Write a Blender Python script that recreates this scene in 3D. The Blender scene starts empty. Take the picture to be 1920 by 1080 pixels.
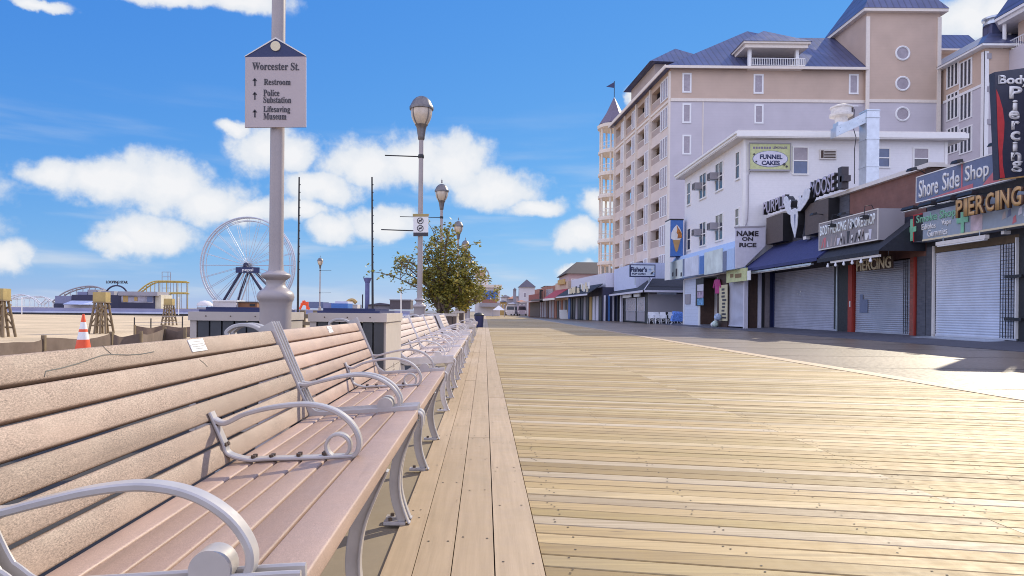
import bpy, bmesh, math, random
from mathutils import Vector, Matrix
random.seed(7)
R = math.radians
C = bpy.context.scene.collection
S = bpy.context.scene

# ------------------------------------------------------------------ camera
H = 0.87; F = 1280.0; CX, CY, ROLL = 909.0, 583.0, 0.010
cd = bpy.data.cameras.new('camera'); cam = bpy.data.objects.new('camera', cd); C.objects.link(cam)
cd.sensor_width = 36; cd.lens = 24; cd.clip_start = 0.02; cd.clip_end = 5000
cd.shift_x = (960 - CX) / 1920; cd.shift_y = (CY - 540) / 1920
c_, s_ = math.cos(ROLL), math.sin(ROLL)
cam.matrix_world = Matrix(((c_, -s_, 0, 0), (0, 0, -1, 0), (s_, c_, 0, H), (0, 0, 0, 1)))
S.camera = cam
# ------------------------------------------------------------------ world, sun, exposure
SKY, EXPO = 0.15, 0.46
SUN = Vector((0.94, 1.13, 1.0)).normalized()
EL = math.asin(SUN.z); AZ = math.atan2(SUN.x, SUN.y)
S.view_settings.view_transform = 'Standard'; S.view_settings.look = 'None'
S.view_settings.exposure = EXPO; S.view_settings.gamma = 1.0
S.view_settings.use_curve_mapping = False
S.cycles.filter_width = 1.0
sl = bpy.data.lights.new('sun', 'SUN'); so = bpy.data.objects.new('sun', sl); C.objects.link(so)
sl.energy = 3.45; sl.angle = R(0.55); sl.color = (1.0, 0.89, 0.68)
so.rotation_euler = SUN.to_track_quat('Z', 'Y').to_euler(); so.location = (20, 20, 60)

def unroll(x, y):
    dx, dy = x - CX, y - CY
    return dx + ROLL * dy, dy - ROLL * dx
def azel(x, y):
    u, v = unroll(x, y); d = Vector((u / F, 1, -v / F)).normalized()
    return math.atan2(d.x, d.y), math.asin(d.z)

def world():
    w = bpy.data.worlds.new('World'); S.world = w; w.use_nodes = True
    nt = w.node_tree; nt.nodes.clear(); N = nt.nodes.new; L = nt.links.new
    out = N('ShaderNodeOutputWorld'); bg = N('ShaderNodeBackground'); L(bg.outputs[0], out.inputs[0])
    sky = N('ShaderNodeTexSky'); sky.sky_type = 'NISHITA'; sky.sun_disc = False
    sky.sun_elevation = EL; sky.sun_rotation = AZ
    sky.air_density = 1.0; sky.dust_density = 0.0; sky.ozone_density = 6.0; sky.altitude = 0
    bg.inputs[1].default_value = SKY
    tc = N('ShaderNodeTexCoord'); sp = N('ShaderNodeSeparateXYZ'); L(tc.outputs['Generated'], sp.inputs[0])
    def math_(op, a, b=None, c=None):
        n = N('ShaderNodeMath'); n.operation = op
        for i, q in enumerate((a, b, c)):
            if q is None: continue
            if isinstance(q, (int, float)): n.inputs[i].default_value = q
            else: L(q, n.inputs[i])
        return n.outputs[0]
    az = math_('ARCTAN2', sp.outputs[0], sp.outputs[1]); el = math_('ARCSINE', sp.outputs[2])
    cmb = N('ShaderNodeCombineXYZ'); L(az, cmb.inputs[0]); L(el, cmb.inputs[1])
    nz = N('ShaderNodeTexNoise'); nz.inputs['Scale'].default_value = 9; nz.inputs['Detail'].default_value = 8; nz.inputs['Roughness'].default_value = 0.55
    L(cmb.outputs[0], nz.inputs['Vector'])
    sub = N('ShaderNodeVectorMath'); sub.operation = 'SUBTRACT'; L(nz.outputs['Color'], sub.inputs[0]); sub.inputs[1].default_value = (.5, .5, .5)
    sc = N('ShaderNodeVectorMath'); sc.operation = 'MULTIPLY'; L(sub.outputs[0], sc.inputs[0]); sc.inputs[1].default_value = (.10, .07, 0)
    wv = N('ShaderNodeVectorMath'); wv.operation = 'ADD'; L(cmb.outputs[0], wv.inputs[0]); L(sc.outputs[0], wv.inputs[1])
    blobs = [(110,322,75,32),(200,338,110,42),(300,345,120,60),(390,372,110,50),(470,395,90,26),
             (290,440,95,46),(235,452,60,26),(505,275,85,62),(560,285,55,50),(440,230,45,16),
             (690,310,95,62),(770,300,80,62),(850,310,90,62),(920,355,110,48),(1000,388,58,22),(610,360,90,40),(620,430,70,32),(720,425,90,34),
             (5,478,52,36),(1115,385,52,36),(1085,445,55,36),(1075,505,40,14),(1800,40,80,45),(1870,30,70,55),(1925,50,60,50),
             (450,2,110,24),(330,-8,120,16),(60,-6,70,10),(1195,188,24,30),(560,400,80,24),(1140,540,60,18),
             (-300,300,200,70),(-150,420,120,40),(2250,250,150,80),(2200,60,120,60)]
    acc = None
    for (x, y, rx, ry) in blobs:
        a, e = azel(x, y)
        s1 = N('ShaderNodeVectorMath'); s1.operation = 'SUBTRACT'; L(wv.outputs[0], s1.inputs[0]); s1.inputs[1].default_value = (a, e, 0)
        s2 = N('ShaderNodeVectorMath'); s2.operation = 'MULTIPLY'; L(s1.outputs[0], s2.inputs[0])
        s2.inputs[1].default_value = (F / rx * 1.0, F / ry * 1.0, 0)
        ln = N('ShaderNodeVectorMath'); ln.operation = 'LENGTH'; L(s2.outputs[0], ln.inputs[0])
        v = math_('SUBTRACT', 1.0, ln.outputs['Value'])
        acc = v if acc is None else math_('SMOOTH_MAX', acc, v, 0.05)
    n2 = N('ShaderNodeTexNoise'); n2.inputs['Scale'].default_value = 32; n2.inputs['Detail'].default_value = 7; n2.inputs['Roughness'].default_value = 0.6
    L(cmb.outputs[0], n2.inputs['Vector'])
    acc = math_('ADD', acc, math_('MULTIPLY', math_('SUBTRACT', n2.outputs['Fac'], .5), .85))
    mr = N('ShaderNodeMapRange'); mr.interpolation_type = 'SMOOTHSTEP'; L(acc, mr.inputs[0])
    mr.inputs[1].default_value = -0.06; mr.inputs[2].default_value = 0.46; mr.inputs[4].default_value = 0.96
    # thin high streaks over the horizon
    mp = N('ShaderNodeVectorMath'); mp.operation = 'MULTIPLY'; L(cmb.outputs[0], mp.inputs[0]); mp.inputs[1].default_value = (3, 22, 1)
    n3 = N('ShaderNodeTexNoise'); n3.inputs['Scale'].default_value = 1.3; n3.inputs['Detail'].default_value = 6; L(mp.outputs[0], n3.inputs['Vector'])
    st = N('ShaderNodeMapRange'); st.interpolation_type = 'SMOOTHSTEP'; L(n3.outputs['Fac'], st.inputs[0])
    st.inputs[1].default_value = .48; st.inputs[2].default_value = .75; st.inputs[4].default_value = .75
    lo = N('ShaderNodeMapRange'); L(el, lo.inputs[0]); lo.inputs[1].default_value = .30; lo.inputs[2].default_value = 0.06
    stv = math_('MULTIPLY', st.outputs[0], lo.outputs[0])
    fac = math_('MAXIMUM', mr.outputs[0], stv)
    # cloud body: brighter where thick
    sh = N('ShaderNodeMapRange'); L(acc, sh.inputs[0]); sh.inputs[1].default_value = 0; sh.inputs[2].default_value = .8
    cr = N('ShaderNodeMix'); cr.data_type = 'RGBA'; L(sh.outputs[0], cr.inputs[0])
    k = 1 / (SKY * 2 ** EXPO); cr.inputs[6].default_value = (.66 * k, .74 * k, .84 * k, 1); cr.inputs[7].default_value = (.93 * k, .93 * k, .94 * k, 1)
    # sky colour: the model's own gradient, deepened towards blue channel by channel
    k = 1 / (SKY * 2 ** EXPO)
    sc_ = N('ShaderNodeSeparateColor'); L(sky.outputs[0], sc_.inputs[0]); cc = N('ShaderNodeCombineColor')
    for i, (g0, p0, ref) in enumerate(((.10, 1.0, 1.52), (.33, .62, 2.95), (.80, .22, 5.4))):
        L(math_('MULTIPLY', math_('POWER', math_('DIVIDE', sc_.outputs[i], ref), p0), g0 * k), cc.inputs[i])
    mx = N('ShaderNodeMix'); mx.data_type = 'RGBA'; L(fac, mx.inputs[0]); L(cc.outputs[0], mx.inputs[6]); L(cr.outputs[2], mx.inputs[7])
    # unseen broken cloud added overhead and behind, brightened as fill for shaded fronts
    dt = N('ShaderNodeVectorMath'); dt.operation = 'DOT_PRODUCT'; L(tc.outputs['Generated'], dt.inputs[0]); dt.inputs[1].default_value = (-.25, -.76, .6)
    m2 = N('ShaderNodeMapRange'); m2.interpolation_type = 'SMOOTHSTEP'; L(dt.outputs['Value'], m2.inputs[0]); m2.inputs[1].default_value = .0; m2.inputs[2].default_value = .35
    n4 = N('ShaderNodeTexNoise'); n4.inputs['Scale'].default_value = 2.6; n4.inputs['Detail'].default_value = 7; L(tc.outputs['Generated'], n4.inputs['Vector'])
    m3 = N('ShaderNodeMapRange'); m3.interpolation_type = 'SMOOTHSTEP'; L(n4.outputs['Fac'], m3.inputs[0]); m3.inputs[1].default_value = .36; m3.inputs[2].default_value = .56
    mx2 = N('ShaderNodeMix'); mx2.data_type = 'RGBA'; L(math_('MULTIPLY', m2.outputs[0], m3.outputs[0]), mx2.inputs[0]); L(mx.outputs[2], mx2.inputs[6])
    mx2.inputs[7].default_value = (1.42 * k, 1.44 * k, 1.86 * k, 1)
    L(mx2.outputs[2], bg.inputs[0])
world()

# ------------------------------------------------------------------ pixel <-> place helpers
def atX(x, y, X):
    u, v = unroll(x, y); t = X * F / u
    return Vector((X, t, H - v * t / F))
def atY(x, y, Y):
    u, v = unroll(x, y)
    return Vector((u * Y / F, Y, H - v * Y / F))
def atZ(x, y, z):
    u, v = unroll(x, y); t = (H - z) * F / v
    return Vector((u * t / F, t, z))

# ------------------------------------------------------------------ materials
MATS = {}
def M(name, col, rough=.6, var=.12, scale=6.0, metal=0.0, bump=0.0, kind=None, spec=.5, **k):
    if name in MATS: return MATS[name]
    m = bpy.data.materials.new(name); m.use_nodes = True; nt = m.node_tree
    b = nt.nodes['Principled BSDF']; N = nt.nodes.new; L = nt.links.new
    b.inputs['Roughness'].default_value = rough; b.inputs['Metallic'].default_value = metal
    b.inputs['Specular IOR Level'].default_value = spec
    tc = N('ShaderNodeTexCoord'); vec = tc.outputs['Object']
    def mapping(sx, sy, sz, rz=0):
        mp = N('ShaderNodeMapping'); mp.inputs['Scale'].default_value = (sx, sy, sz); mp.inputs['Rotation'].default_value = (0, 0, rz); L(vec, mp.inputs[0]); return mp.outputs[0]
    def noise(v, sc, det=4, ro=.55):
        n = N('ShaderNodeTexNoise'); n.inputs['Scale'].default_value = sc; n.inputs['Detail'].default_value = det; n.inputs['Roughness'].default_value = ro; L(v, n.inputs['Vector']); return n.outputs['Fac']
    def mixc(f, a, c2, mode='MIX'):
        n = N('ShaderNodeMix'); n.data_type = 'RGBA'; n.blend_type = mode
        for i, q in ((0, f), (6, a), (7, c2)):
            if isinstance(q, (int, float)): n.inputs[i].default_value = q
            elif isinstance(q, tuple): n.inputs[i].default_value = q if len(q) == 4 else (*q, 1)
            else: L(q, n.inputs[i])
        return n.outputs[2]
    def mr(v, a, c2, lo=0, hi=1):
        n = N('ShaderNodeMapRange'); L(v, n.inputs[0]); n.inputs[1].default_value = a; n.inputs[2].default_value = c2; n.inputs[3].default_value = lo; n.inputs[4].default_value = hi; return n.outputs[0]
    def mth(op, a, c2):
        n = N('ShaderNodeMath'); n.operation = op
        for i, q in enumerate((a, c2)):
            if isinstance(q, (int, float)): n.inputs[i].default_value = q
            else: L(q, n.inputs[i])
        return n.outputs[0]
    dk = tuple(c * (1 - var) for c in col); lt = tuple(min(1, c * (1 + var)) for c in col)
    base = mixc(mr(noise(vec, scale, 5), .3, .7), dk, lt)
    hgt = None
    if kind == 'board':        # weathered deck boards: every board its own tone, long grain, knots
        g = N('ShaderNodeNewGeometry'); rnd = g.outputs['Random Per Island']
        ad = N('ShaderNodeVectorMath'); ad.operation = 'ADD'; L(vec, ad.inputs[0])
        cb = N('ShaderNodeCombineXYZ'); L(mth('MULTIPLY', rnd, 37.0), cb.inputs[0]); L(mth('MULTIPLY', rnd, 91.0), cb.inputs[1]); L(cb.outputs[0], ad.inputs[1]); vec = ad.outputs[0]
        v2 = mapping(*k['grain'])
        gr = noise(v2, 1.0, 7, .62); br = noise(mapping(1.1, 1.1, 1), 1.6, 4)
        ramp = N('ShaderNodeValToRGB'); L(rnd, ramp.inputs[0]); e = ramp.color_ramp.elements
        cols = k['tones']; e[0].color = (*cols[0], 1); e[1].color = (*cols[-1], 1); e[0].position = 0; e[1].position = 1
        for i in range(1, len(cols) - 1):
            q = e.new(i / (len(cols) - 1)); q.color = (*cols[i], 1)
        wr_ = k.get('wear', 1); base = mixc(mr(gr, .34, .62, .0, wr_), mixc(.50, ramp.outputs[0], (.20, .135, .07)), ramp.outputs[0])
        base = mixc(mr(br, .52, .72, 0, .35), base, (.30, .23, .14))
        # dark streaks and knots
        stn = noise(mapping(k['grain'][0] * .35, k['grain'][1] * .5, 1, k['grain'][3]), 1.3, 6, .7)
        base = mixc(mr(stn, .57, .70, 0, .55 * wr_), base, (.17, .12, .07))
        kn = noise(mapping(2.2, 9, 1, k['grain'][3]) if k['grain'][1] > k['grain'][0] else mapping(9, 2.2, 1), 2.2, 2)
        base = mixc(mr(kn, .70, .76, 0, .7), base, (.13, .085, .05))
        hgt = mth('MULTIPLY', gr, 1.0); bump = bump or .25
    elif kind == 'slat':       # recycled plastic lumber with salt-and-pepper grain
        sp = noise(mapping(430, 170, 430), 1.0, 3, .85); sp2 = noise(mapping(60, 20, 60), 1.0, 3)
        base = mixc(mr(sp, .35, .66), tuple(c * (1 - .38 * k.get('speck', 1)) for c in col), tuple(min(1, c * (1 + .30 * k.get('speck', 1))) for c in col))
        base = mixc(mr(sp2, .35, .65, 0, .4), base, tuple(c * .86 for c in col))
        wr = noise(mapping(5, 2.2, 5), 1.0, 4)
        base = mixc(mr(wr, .50, .68, 0, .6), base, tuple(min(1, c * 1.28) for c in col))
        dr = noise(mapping(16, 1.1, 16), 1.0, 6, .7); base = mixc(mr(dr, .54, .70, 0, .55), base, tuple(c * .62 for c in col))
        g = N('ShaderNodeNewGeometry'); base = mixc(1.0, base, mixc(g.outputs['Random Per Island'], (.84, .83, .82), (1.08, 1.08, 1.10)), 'MULTIPLY')
        hgt = sp; bump = bump or .12
    elif kind == 'brick':
        bk = N('ShaderNodeTexBrick'); mp = N('ShaderNodeMapping'); mp.inputs['Rotation'].default_value = (0, R(90), R(90)) if k.get('ax') == 'x' else (R(90), 0, 0)
        L(vec, mp.inputs[0]); L(mp.outputs[0], bk.inputs[0])
        bk.inputs['Scale'].default_value = k.get('bs', 1.0); bk.inputs['Brick Width'].default_value = .22; bk.inputs['Row Height'].default_value = .075; bk.inputs['Mortar Size'].default_value = .008
        bk.inputs['Color1'].default_value = (*dk, 1); bk.inputs['Color2'].default_value = (*lt, 1); bk.inputs['Mortar'].default_value = (*[c * .55 + .05 for c in col], 1)
        base = bk.outputs['Color']
    elif kind == 'lines':      # siding boards / standing seams: ax gives the axis the pitch runs along
        sx = N('ShaderNodeSeparateXYZ'); L(vec, sx.inputs[0])
        v = sx.outputs[{'x': 0, 'y': 1, 'z': 2}[k['ax']]]
        fr = mth('FRACT', mth('DIVIDE', v, k['pitch']), 0)
        ln = mr(fr, 0, k.get('wl', .12), 1, 0)
        base = mixc(mth('MULTIPLY', ln, k.get('amt', .5)), base, tuple(c * .35 for c in col)); hgt = fr; bump = bump or .2
    elif kind == 'stain':      # concrete, sand
        a = noise(mapping(.35, .35, .35), 1, 6, .6); b2 = noise(mapping(9, 9, 9), 1, 6, .75)
        base = mixc(mr(a, .35, .68), tuple(c * .78 for c in col), tuple(min(1, c * 1.18) for c in col))
        base = mixc(mr(b2, .3, .75, 0, .35), base, tuple(c * .6 for c in col)); hgt = b2
        mk = noise(mapping(.22, 1.1, 1), 1.0, 7, .68); base = mixc(mr(mk, .60, .68, 0, k.get('marks', .3)), base, tuple(c * .55 for c in col)); bump = bump or .3
    elif kind == 'leaf':
        g = N('ShaderNodeNewGeometry')
        ramp = N('ShaderNodeValToRGB'); L(g.outputs['Random Per Island'], ramp.inputs[0]); e = ramp.color_ramp.elements
        cols = k['tones']; e[0].color = (*cols[0], 1); e[1].color = (*cols[-1], 1)
        for i in range(1, len(cols) - 1):
            q = e.new(i / (len(cols) - 1)); q.color = (*cols[i], 1)
        base = ramp.outputs[0]
        b.inputs['Subsurface Weight'].default_value = 0.0
        tr = N('ShaderNodeBsdfTranslucent'); L(base, tr.inputs[0]); ms = N('ShaderNodeMixShader'); ms.inputs[0].default_value = .35
        o = nt.nodes['Material Output']; L(b.outputs[0], ms.inputs[1]); L(tr.outputs[0], ms.inputs[2]); L(ms.outputs[0], o.inputs[0])
    L(base, b.inputs['Base Color'])
    if bump:
        bp = N('ShaderNodeBump'); bp.inputs['Strength'].default_value = bump; bp.inputs['Distance'].default_value = k.get('bd', .004)
        L(hgt if hgt is not None else noise(vec, scale * 5, 4), bp.inputs['Height']); L(bp.outputs[0], b.inputs['Normal'])
    rn = mr(noise(vec, scale * 2.3, 4), .3, .7, max(.02, rough - .08), min(1, rough + .08)); L(rn, b.inputs['Roughness'])
    MATS[name] = m; return m

PS = 0.170  # skew of the deck boards (they do not run square to the boardwalk)
PA = math.atan(-PS)
deck = M('deck_board', (.5, .4, .28), .62, kind='board', grain=(1.6, 42, 1, -PA), bd=.004, spec=.32,
         tones=[(0.251, 0.170, 0.079), (0.632, 0.529, 0.370), (0.279, 0.198, 0.088), (0.307, 0.213, 0.087), (0.465, 0.335, 0.155), (0.372, 0.271, 0.110), (0.539, 0.398, 0.204), (0.400, 0.276, 0.114), (0.595, 0.462, 0.261), (0.353, 0.259, 0.102), (0.484, 0.344, 0.163)])
edgeb = M('edge_board', (.55, .43, .3), .62, kind='board', grain=(38, 1.5, 1, 0), bd=.003, wear=.35,
          tones=[(.58, .43, .275), (.63, .475, .315), (.55, .41, .26), (.61, .46, .30)])
conc = M('lane_concrete', (.235, .18, .13), .36, kind='stain')
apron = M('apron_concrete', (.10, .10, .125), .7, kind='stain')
under = M('weathered_concrete', (.30, .24, .16), .85, kind='stain')
sandm = M('sand', (.58, .45, .285), .95, kind='stain', bd=.05, marks=.55)
nail = M('nail_rust', (.05, .035, .025), .7)
slatA = M('bench_slat_grey_tan', (.365, .27, .205), .65, kind='slat', speck=1.6)
slatB = M('bench_slat_brown', (.35, .235, .175), .42, kind='slat', speck=.6)
slatC = M('bench_slat_pink', (.45, .315, .245), .45, kind='slat', speck=.6)
slatD = M('bench_slat_pale', (.55, .45, .39), .5, kind='slat', speck=.4)
castm = M('cast_metal_grey', (.47, .44, .42), .36, metal=.2, var=.10, scale=14, bump=.05)
castw = M('cast_metal_pale', (.66, .62, .60), .35, metal=.15, var=.08, scale=14, bump=.04)
bolt = M('bolt_dark', (.12, .09, .07), .4, metal=.7)
black = M('black_paint', (.018, .018, .022), .5)
navy = M('navy_paint', (.02, .028, .10), .4)
white = M('white_paint', (.78, .77, .76), .5, var=.04)
offw = M('off_white_paint', (.70, .66, .62), .5, var=.05)
postw = M('lamp_post_paint', (.36, .315, .305), .42, var=.06, scale=5)
lampmetal = M('lamp_metal', (.17, .155, .155), .35, metal=.4)
signface = M('sign_face_pinkgrey', (.47, .395, .385), .55, var=.04)
beigeP = M('enclosure_beige', (.50, .44, .39), .6, var=.05)
darkslat = M('enclosure_dark_slat', (.055, .058, .065), .5, var=.2)
brownslat = M('planter_brown_slat', (.10, .07, .055), .6, var=.2)
steel = M('galvanised_steel', (.55, .60, .66), .35, metal=.6, var=.1, scale=3)
shut = M('shutter_steel', (.42, .43, .49), .42, metal=.35, var=.12, scale=1.2)
shutB = M('shutter_grey', (.33, .34, .42), .55, metal=.1, var=.10, scale=1.2)
wside = M('white_siding', (.80, .78, .79), .6, var=.03, kind='lines', ax='z', pitch=.13, wl=.10, amt=.16)
wtrim = M('white_trim', (.82, .80, .77), .5, var=.03)
glass = M('window_glass', (.03, .035, .05), .08, var=.3, scale=1.5, spec=.8)
blueglass = M('window_blue_glass', (.05, .09, .20), .1, var=.2, scale=2, spec=.8)
greyglass = M('window_grey_curtain', (.33, .29, .32), .25, var=.12, scale=2)
tan = M('hotel_tan_stucco', (.54, .405, .315), .8, var=.07, scale=.5, kind='lines', ax='z', pitch=.28, wl=.12, amt=.10)
lav = M('hotel_lavender_stucco', (.54, .50, .53), .8, var=.06, scale=.5, kind='lines', ax='z', pitch=.28, wl=.12, amt=.10)
pinkst = M('hotel_pale_pink_stucco', (.67, .57, .50), .8, var=.06, scale=.6)
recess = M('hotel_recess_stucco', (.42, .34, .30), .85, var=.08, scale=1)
seam = M('blue_metal_roof', (.085, .10, .20), .42, metal=.15, var=.15, scale=.5, kind='lines', ax='x', pitch=.62, wl=.30, amt=.85)
seamy = M('blue_metal_roof_side', (.085, .10, .20), .42, metal=.15, var=.15, scale=.5, kind='lines', ax='y', pitch=.62, wl=.30, amt=.85)
turretroof = M('turret_roof_slate', (.15, .12, .17), .5, var=.15)
creamtrim = M('hotel_cream_trim', (.74, .66, .57), .7, var=.05)
ltblue = M('light_blue_paint', (.42, .56, .80), .5, var=.06)
midblue = M('mid_blue_paint', (.06, .17, .48), .5, var=.08)
awnblue = M('awning_navy_canvas', (.035, .045, .15), .7, var=.15, kind='lines', ax='y', pitch=1.55, wl=.02, amt=.5)
awnblk = M('awning_black_canvas', (.025, .028, .04), .75, var=.2)
brownside = M('brown_siding', (.20, .095, .075), .7, var=.15, scale=2, kind='lines', ax='z', pitch=.16, wl=.1, amt=.3)
dkbrick = M('dark_grey_brick', (.09, .095, .12), .75, kind='brick', ax='x', var=.2)
redpaint = M('red_paint', (.33, .035, .02), .55, var=.1)
redbrick = M('red_brick', (.30, .085, .06), .8, kind='brick', ax='x', var=.2)
brownpanel = M('brown_panel', (.105, .085, .08), .7, var=.08)
brownwood = M('brown_wood', (.06, .03, .02), .6, var=.2)
gold = M('gold_letter', (.50, .30, .12), .45, var=.12, scale=3)
cream = M('cream_letter', (.72, .62, .42), .5, var=.05)
slateblue = M('sign_slate_blue', (.15, .18, .29), .5, var=.08)
greyblue = M('sign_grey_blue', (.30, .35, .42), .5, var=.06)
green = M('sign_green', (.22, .52, .33), .5)
red = M('sign_red', (.55, .045, .05), .5)
pinkred = M('sign_faded_red', (.55, .16, .18), .55, var=.1)
orange = M('cone_orange', (.80, .10, .03), .5, var=.06)
yellowgreen = M('sign_yellow_green', (.52, .55, .27), .5, var=.12)
palelav = M('sign_pale_lavender', (.62, .61, .70), .5, var=.05)
wood = M('weathered_timber', (.21, .155, .095), .8, var=.2, scale=4)
woodbox = M('yellow_timber', (.38, .29, .12), .75, var=.15, scale=3)
fabric = M('silt_fence_fabric', (.17, .125, .10), .9, var=.2, scale=3)
pierw = M('pier_grey_blue', (.24, .25, .38), .7, var=.12, scale=.4)
pierl = M('pier_light_blue', (.45, .50, .68), .6, var=.08, scale=.4)
dkblock = M('ride_dark_navy', (.035, .035, .075), .6, var=.2, scale=.5)
ridewhite = M('ride_white_steel', (.66, .66, .70), .4, var=.05)
rideyel = M('ride_yellow_steel', (.55, .40, .10), .5, var=.1)
barkm = M('bark', (.14, .10, .075), .9, var=.3, scale=20, bump=.4)
leafm = M('leaf', (.1, .12, .03), .5, kind='leaf', tones=[(.07, .075, .02), (.25, .24, .045), (.15, .155, .035), (.36, .31, .05), (.20, .205, .05), (.42, .31, .045), (.06, .06, .02)])
pinkcl = M('pink_cloth', (.45, .06, .22), .8)
redcl = M('red_cloth', (.55, .03, .03), .8)
bluecl = M('blue_cloth', (.12, .25, .65), .8, var=.5, scale=12)
plastic = M('white_plastic', (.75, .76, .80), .4, var=.05)
lampglass = M('lamp_globe', (.55, .46, .36), .18, var=.12, scale=8, spec=.8)
pinkwall = M('far_pink_wall', (.52, .40, .40), .8, var=.08, scale=.3)
palewall = M('far_pale_wall', (.66, .62, .62), .8, var=.08, scale=.3)
greywall = M('far_grey_wall', (.35, .33, .36), .8, var=.12, scale=.3)
terrac = M('far_terracotta', (.36, .16, .11), .8, var=.12, scale=.5)
redroof = M('far_red_canopy', (.38, .05, .06), .7, var=.1)
roofdk = M('far_dark_roof', (.09, .08, .11), .7, var=.15, scale=.5)
ochre = M('far_ochre', (.50, .33, .12), .7, var=.1)

# ------------------------------------------------------------------ mesh builder
def tag(o, label=None, cat=None, group=None, kind=None):
    if label: o['label'] = label
    if cat: o['category'] = cat
    if group: o['group'] = group
    if kind: o['kind'] = kind
    return o
def thing(name, label, cat, loc=(0, 0, 0), group=None):
    o = bpy.data.objects.new(name, None); C.objects.link(o); o.location = loc; o.empty_display_size = .1
    o['wl'] = tuple(loc); tag(o, label, cat, group); return o
def wloc(o):
    p = Vector((0, 0, 0))
    while o is not None: p += o.location; o = o.parent
    return p

class MB:
    def __init__(s): s.v = []; s.f = []; s.mi = []; s.sm = []; s.mats = []
    def m(s, mat):
        if mat not in s.mats: s.mats.append(mat)
        return s.mats.index(mat)
    def add(s, vs, fs, mat, smooth=False):
        o = len(s.v); s.v += [tuple(p) for p in vs]; i = s.m(mat)
        for f in fs: s.f.append([o + q for q in f]); s.mi.append(i); s.sm.append(smooth)
        return s
    def hexa(s, p, mat):   # 8 points: bottom 4 (ccw), top 4
        return s.add(p, [(3, 2, 1, 0), (4, 5, 6, 7), (0, 1, 5, 4), (1, 2, 6, 5), (2, 3, 7, 6), (3, 0, 4, 7)], mat)
    def box(s, x0, x1, y0, y1, z0, z1, mat):
        x0, x1 = min(x0, x1), max(x0, x1); y0, y1 = min(y0, y1), max(y0, y1); z0, z1 = min(z0, z1), max(z0, z1)
        return s.hexa([(x0, y0, z0), (x1, y0, z0), (x1, y1, z0), (x0, y1, z0), (x0, y0, z1), (x1, y0, z1), (x1, y1, z1), (x0, y1, z1)], mat)
    def fbox(s, O, a, n, t0, t1, d0, d1, z0, z1, mat):   # box in a facade frame: along a, inward n
        P = lambda t, d, z: (O[0] + a[0] * t + n[0] * d, O[1] + a[1] * t + n[1] * d, z)
        return s.hexa([P(t0, d0, z0), P(t1, d0, z0), P(t1, d1, z0), P(t0, d1, z0), P(t0, d0, z1), P(t1, d0, z1), P(t1, d1, z1), P(t0, d1, z1)], mat)
    def prism(s, poly, ext, mat, smooth=False):          # poly: 3-D points, ext: extrusion vector
        n = len(poly); e = Vector(ext); a = [Vector(p) for p in poly]; b = [p + e for p in a]
        fs = [tuple(range(n - 1, -1, -1)), tuple(range(n, 2 * n))]
        s.add(a + b, fs, mat)
        o = len(s.v) - 2 * n; i = s.m(mat)
        for k in range(n):
            s.f.append([o + k, o + (k + 1) % n, o + n + (k + 1) % n, o + n + k]); s.mi.append(i); s.sm.append(smooth)
        return s
    def tube(s, pts, r, mat, n=8, cap=True, smooth=True, r1=None):
        pts = [Vector(p) for p in pts]; m_ = len(pts); rings = []; up = None
        for i, p in enumerate(pts):
            d = (pts[min(i + 1, m_ - 1)] - pts[max(i - 1, 0)]).normalized()
            if up is None: up = Vector((0, 0, 1)) if abs(d.z) < .9 else Vector((1, 0, 0))
            sd = d.cross(up).normalized(); up = sd.cross(d).normalized()
            rr = r if r1 is None else r + (r1 - r) * i / (m_ - 1)
            rings.append([p + (sd * math.cos(q) + up * math.sin(q)) * rr for q in [2 * math.pi * k / n for k in range(n)]])
        vs = [q for rg in rings for q in rg]; fs = []
        for i in range(m_ - 1):
            for k in range(n): fs.append((i * n + k, i * n + (k + 1) % n, (i + 1) * n + (k + 1) % n, (i + 1) * n + k))
        s.add(vs, fs, mat, smooth)
        if cap:
            o = len(s.v) - len(vs); i = s.m(mat)
            s.f.append([o + k for k in range(n)]); s.mi.append(i); s.sm.append(False)
            s.f.append([o + (m_ - 1) * n + k for k in range(n - 1, -1, -1)]); s.mi.append(i); s.sm.append(False)
        return s
    def lathe(s, c, prof, mat, n=24, smooth=True, rot=0):
        vs = []; fs = []
        for (r, z) in prof:
            for k in range(n):
                a = 2 * math.pi * k / n + rot; vs.append((c[0] + r * math.cos(a), c[1] + r * math.sin(a), c[2] + z))
        for i in range(len(prof) - 1):
            for k in range(n): fs.append((i * n + k, i * n + (k + 1) % n, (i + 1) * n + (k + 1) % n, (i + 1) * n + k))
        s.add(vs, fs, mat, smooth)
        o = len(s.v) - len(vs); i = s.m(mat); m_ = len(prof)
        if prof[0][0] > 1e-4: s.f.append([o + k for k in range(n - 1, -1, -1)]); s.mi.append(i); s.sm.append(False)
        if prof[-1][0] > 1e-4: s.f.append([o + (m_ - 1) * n + k for k in range(n)]); s.mi.append(i); s.sm.append(False)
        return s
    def disc(s, c, nrm, r, th, mat, n=20):               # short cylinder, axis nrm
        nrm = Vector(nrm).normalized(); c = Vector(c); return s.tube([c, c + nrm * th], r, mat, n=n)
    def ring(s, c, nrm, r, tr, mat, n=32, k=6, a0=0, a1=2 * math.pi):
        nrm = Vector(nrm).normalized(); u = nrm.orthogonal().normalized(); w = nrm.cross(u); c = Vector(c)
        return s.tube([c + (u * math.cos(a0 + (a1 - a0) * i / n) + w * math.sin(a0 + (a1 - a0) * i / n)) * r for i in range(n + 1)], tr, mat, n=k, cap=False)
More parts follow.
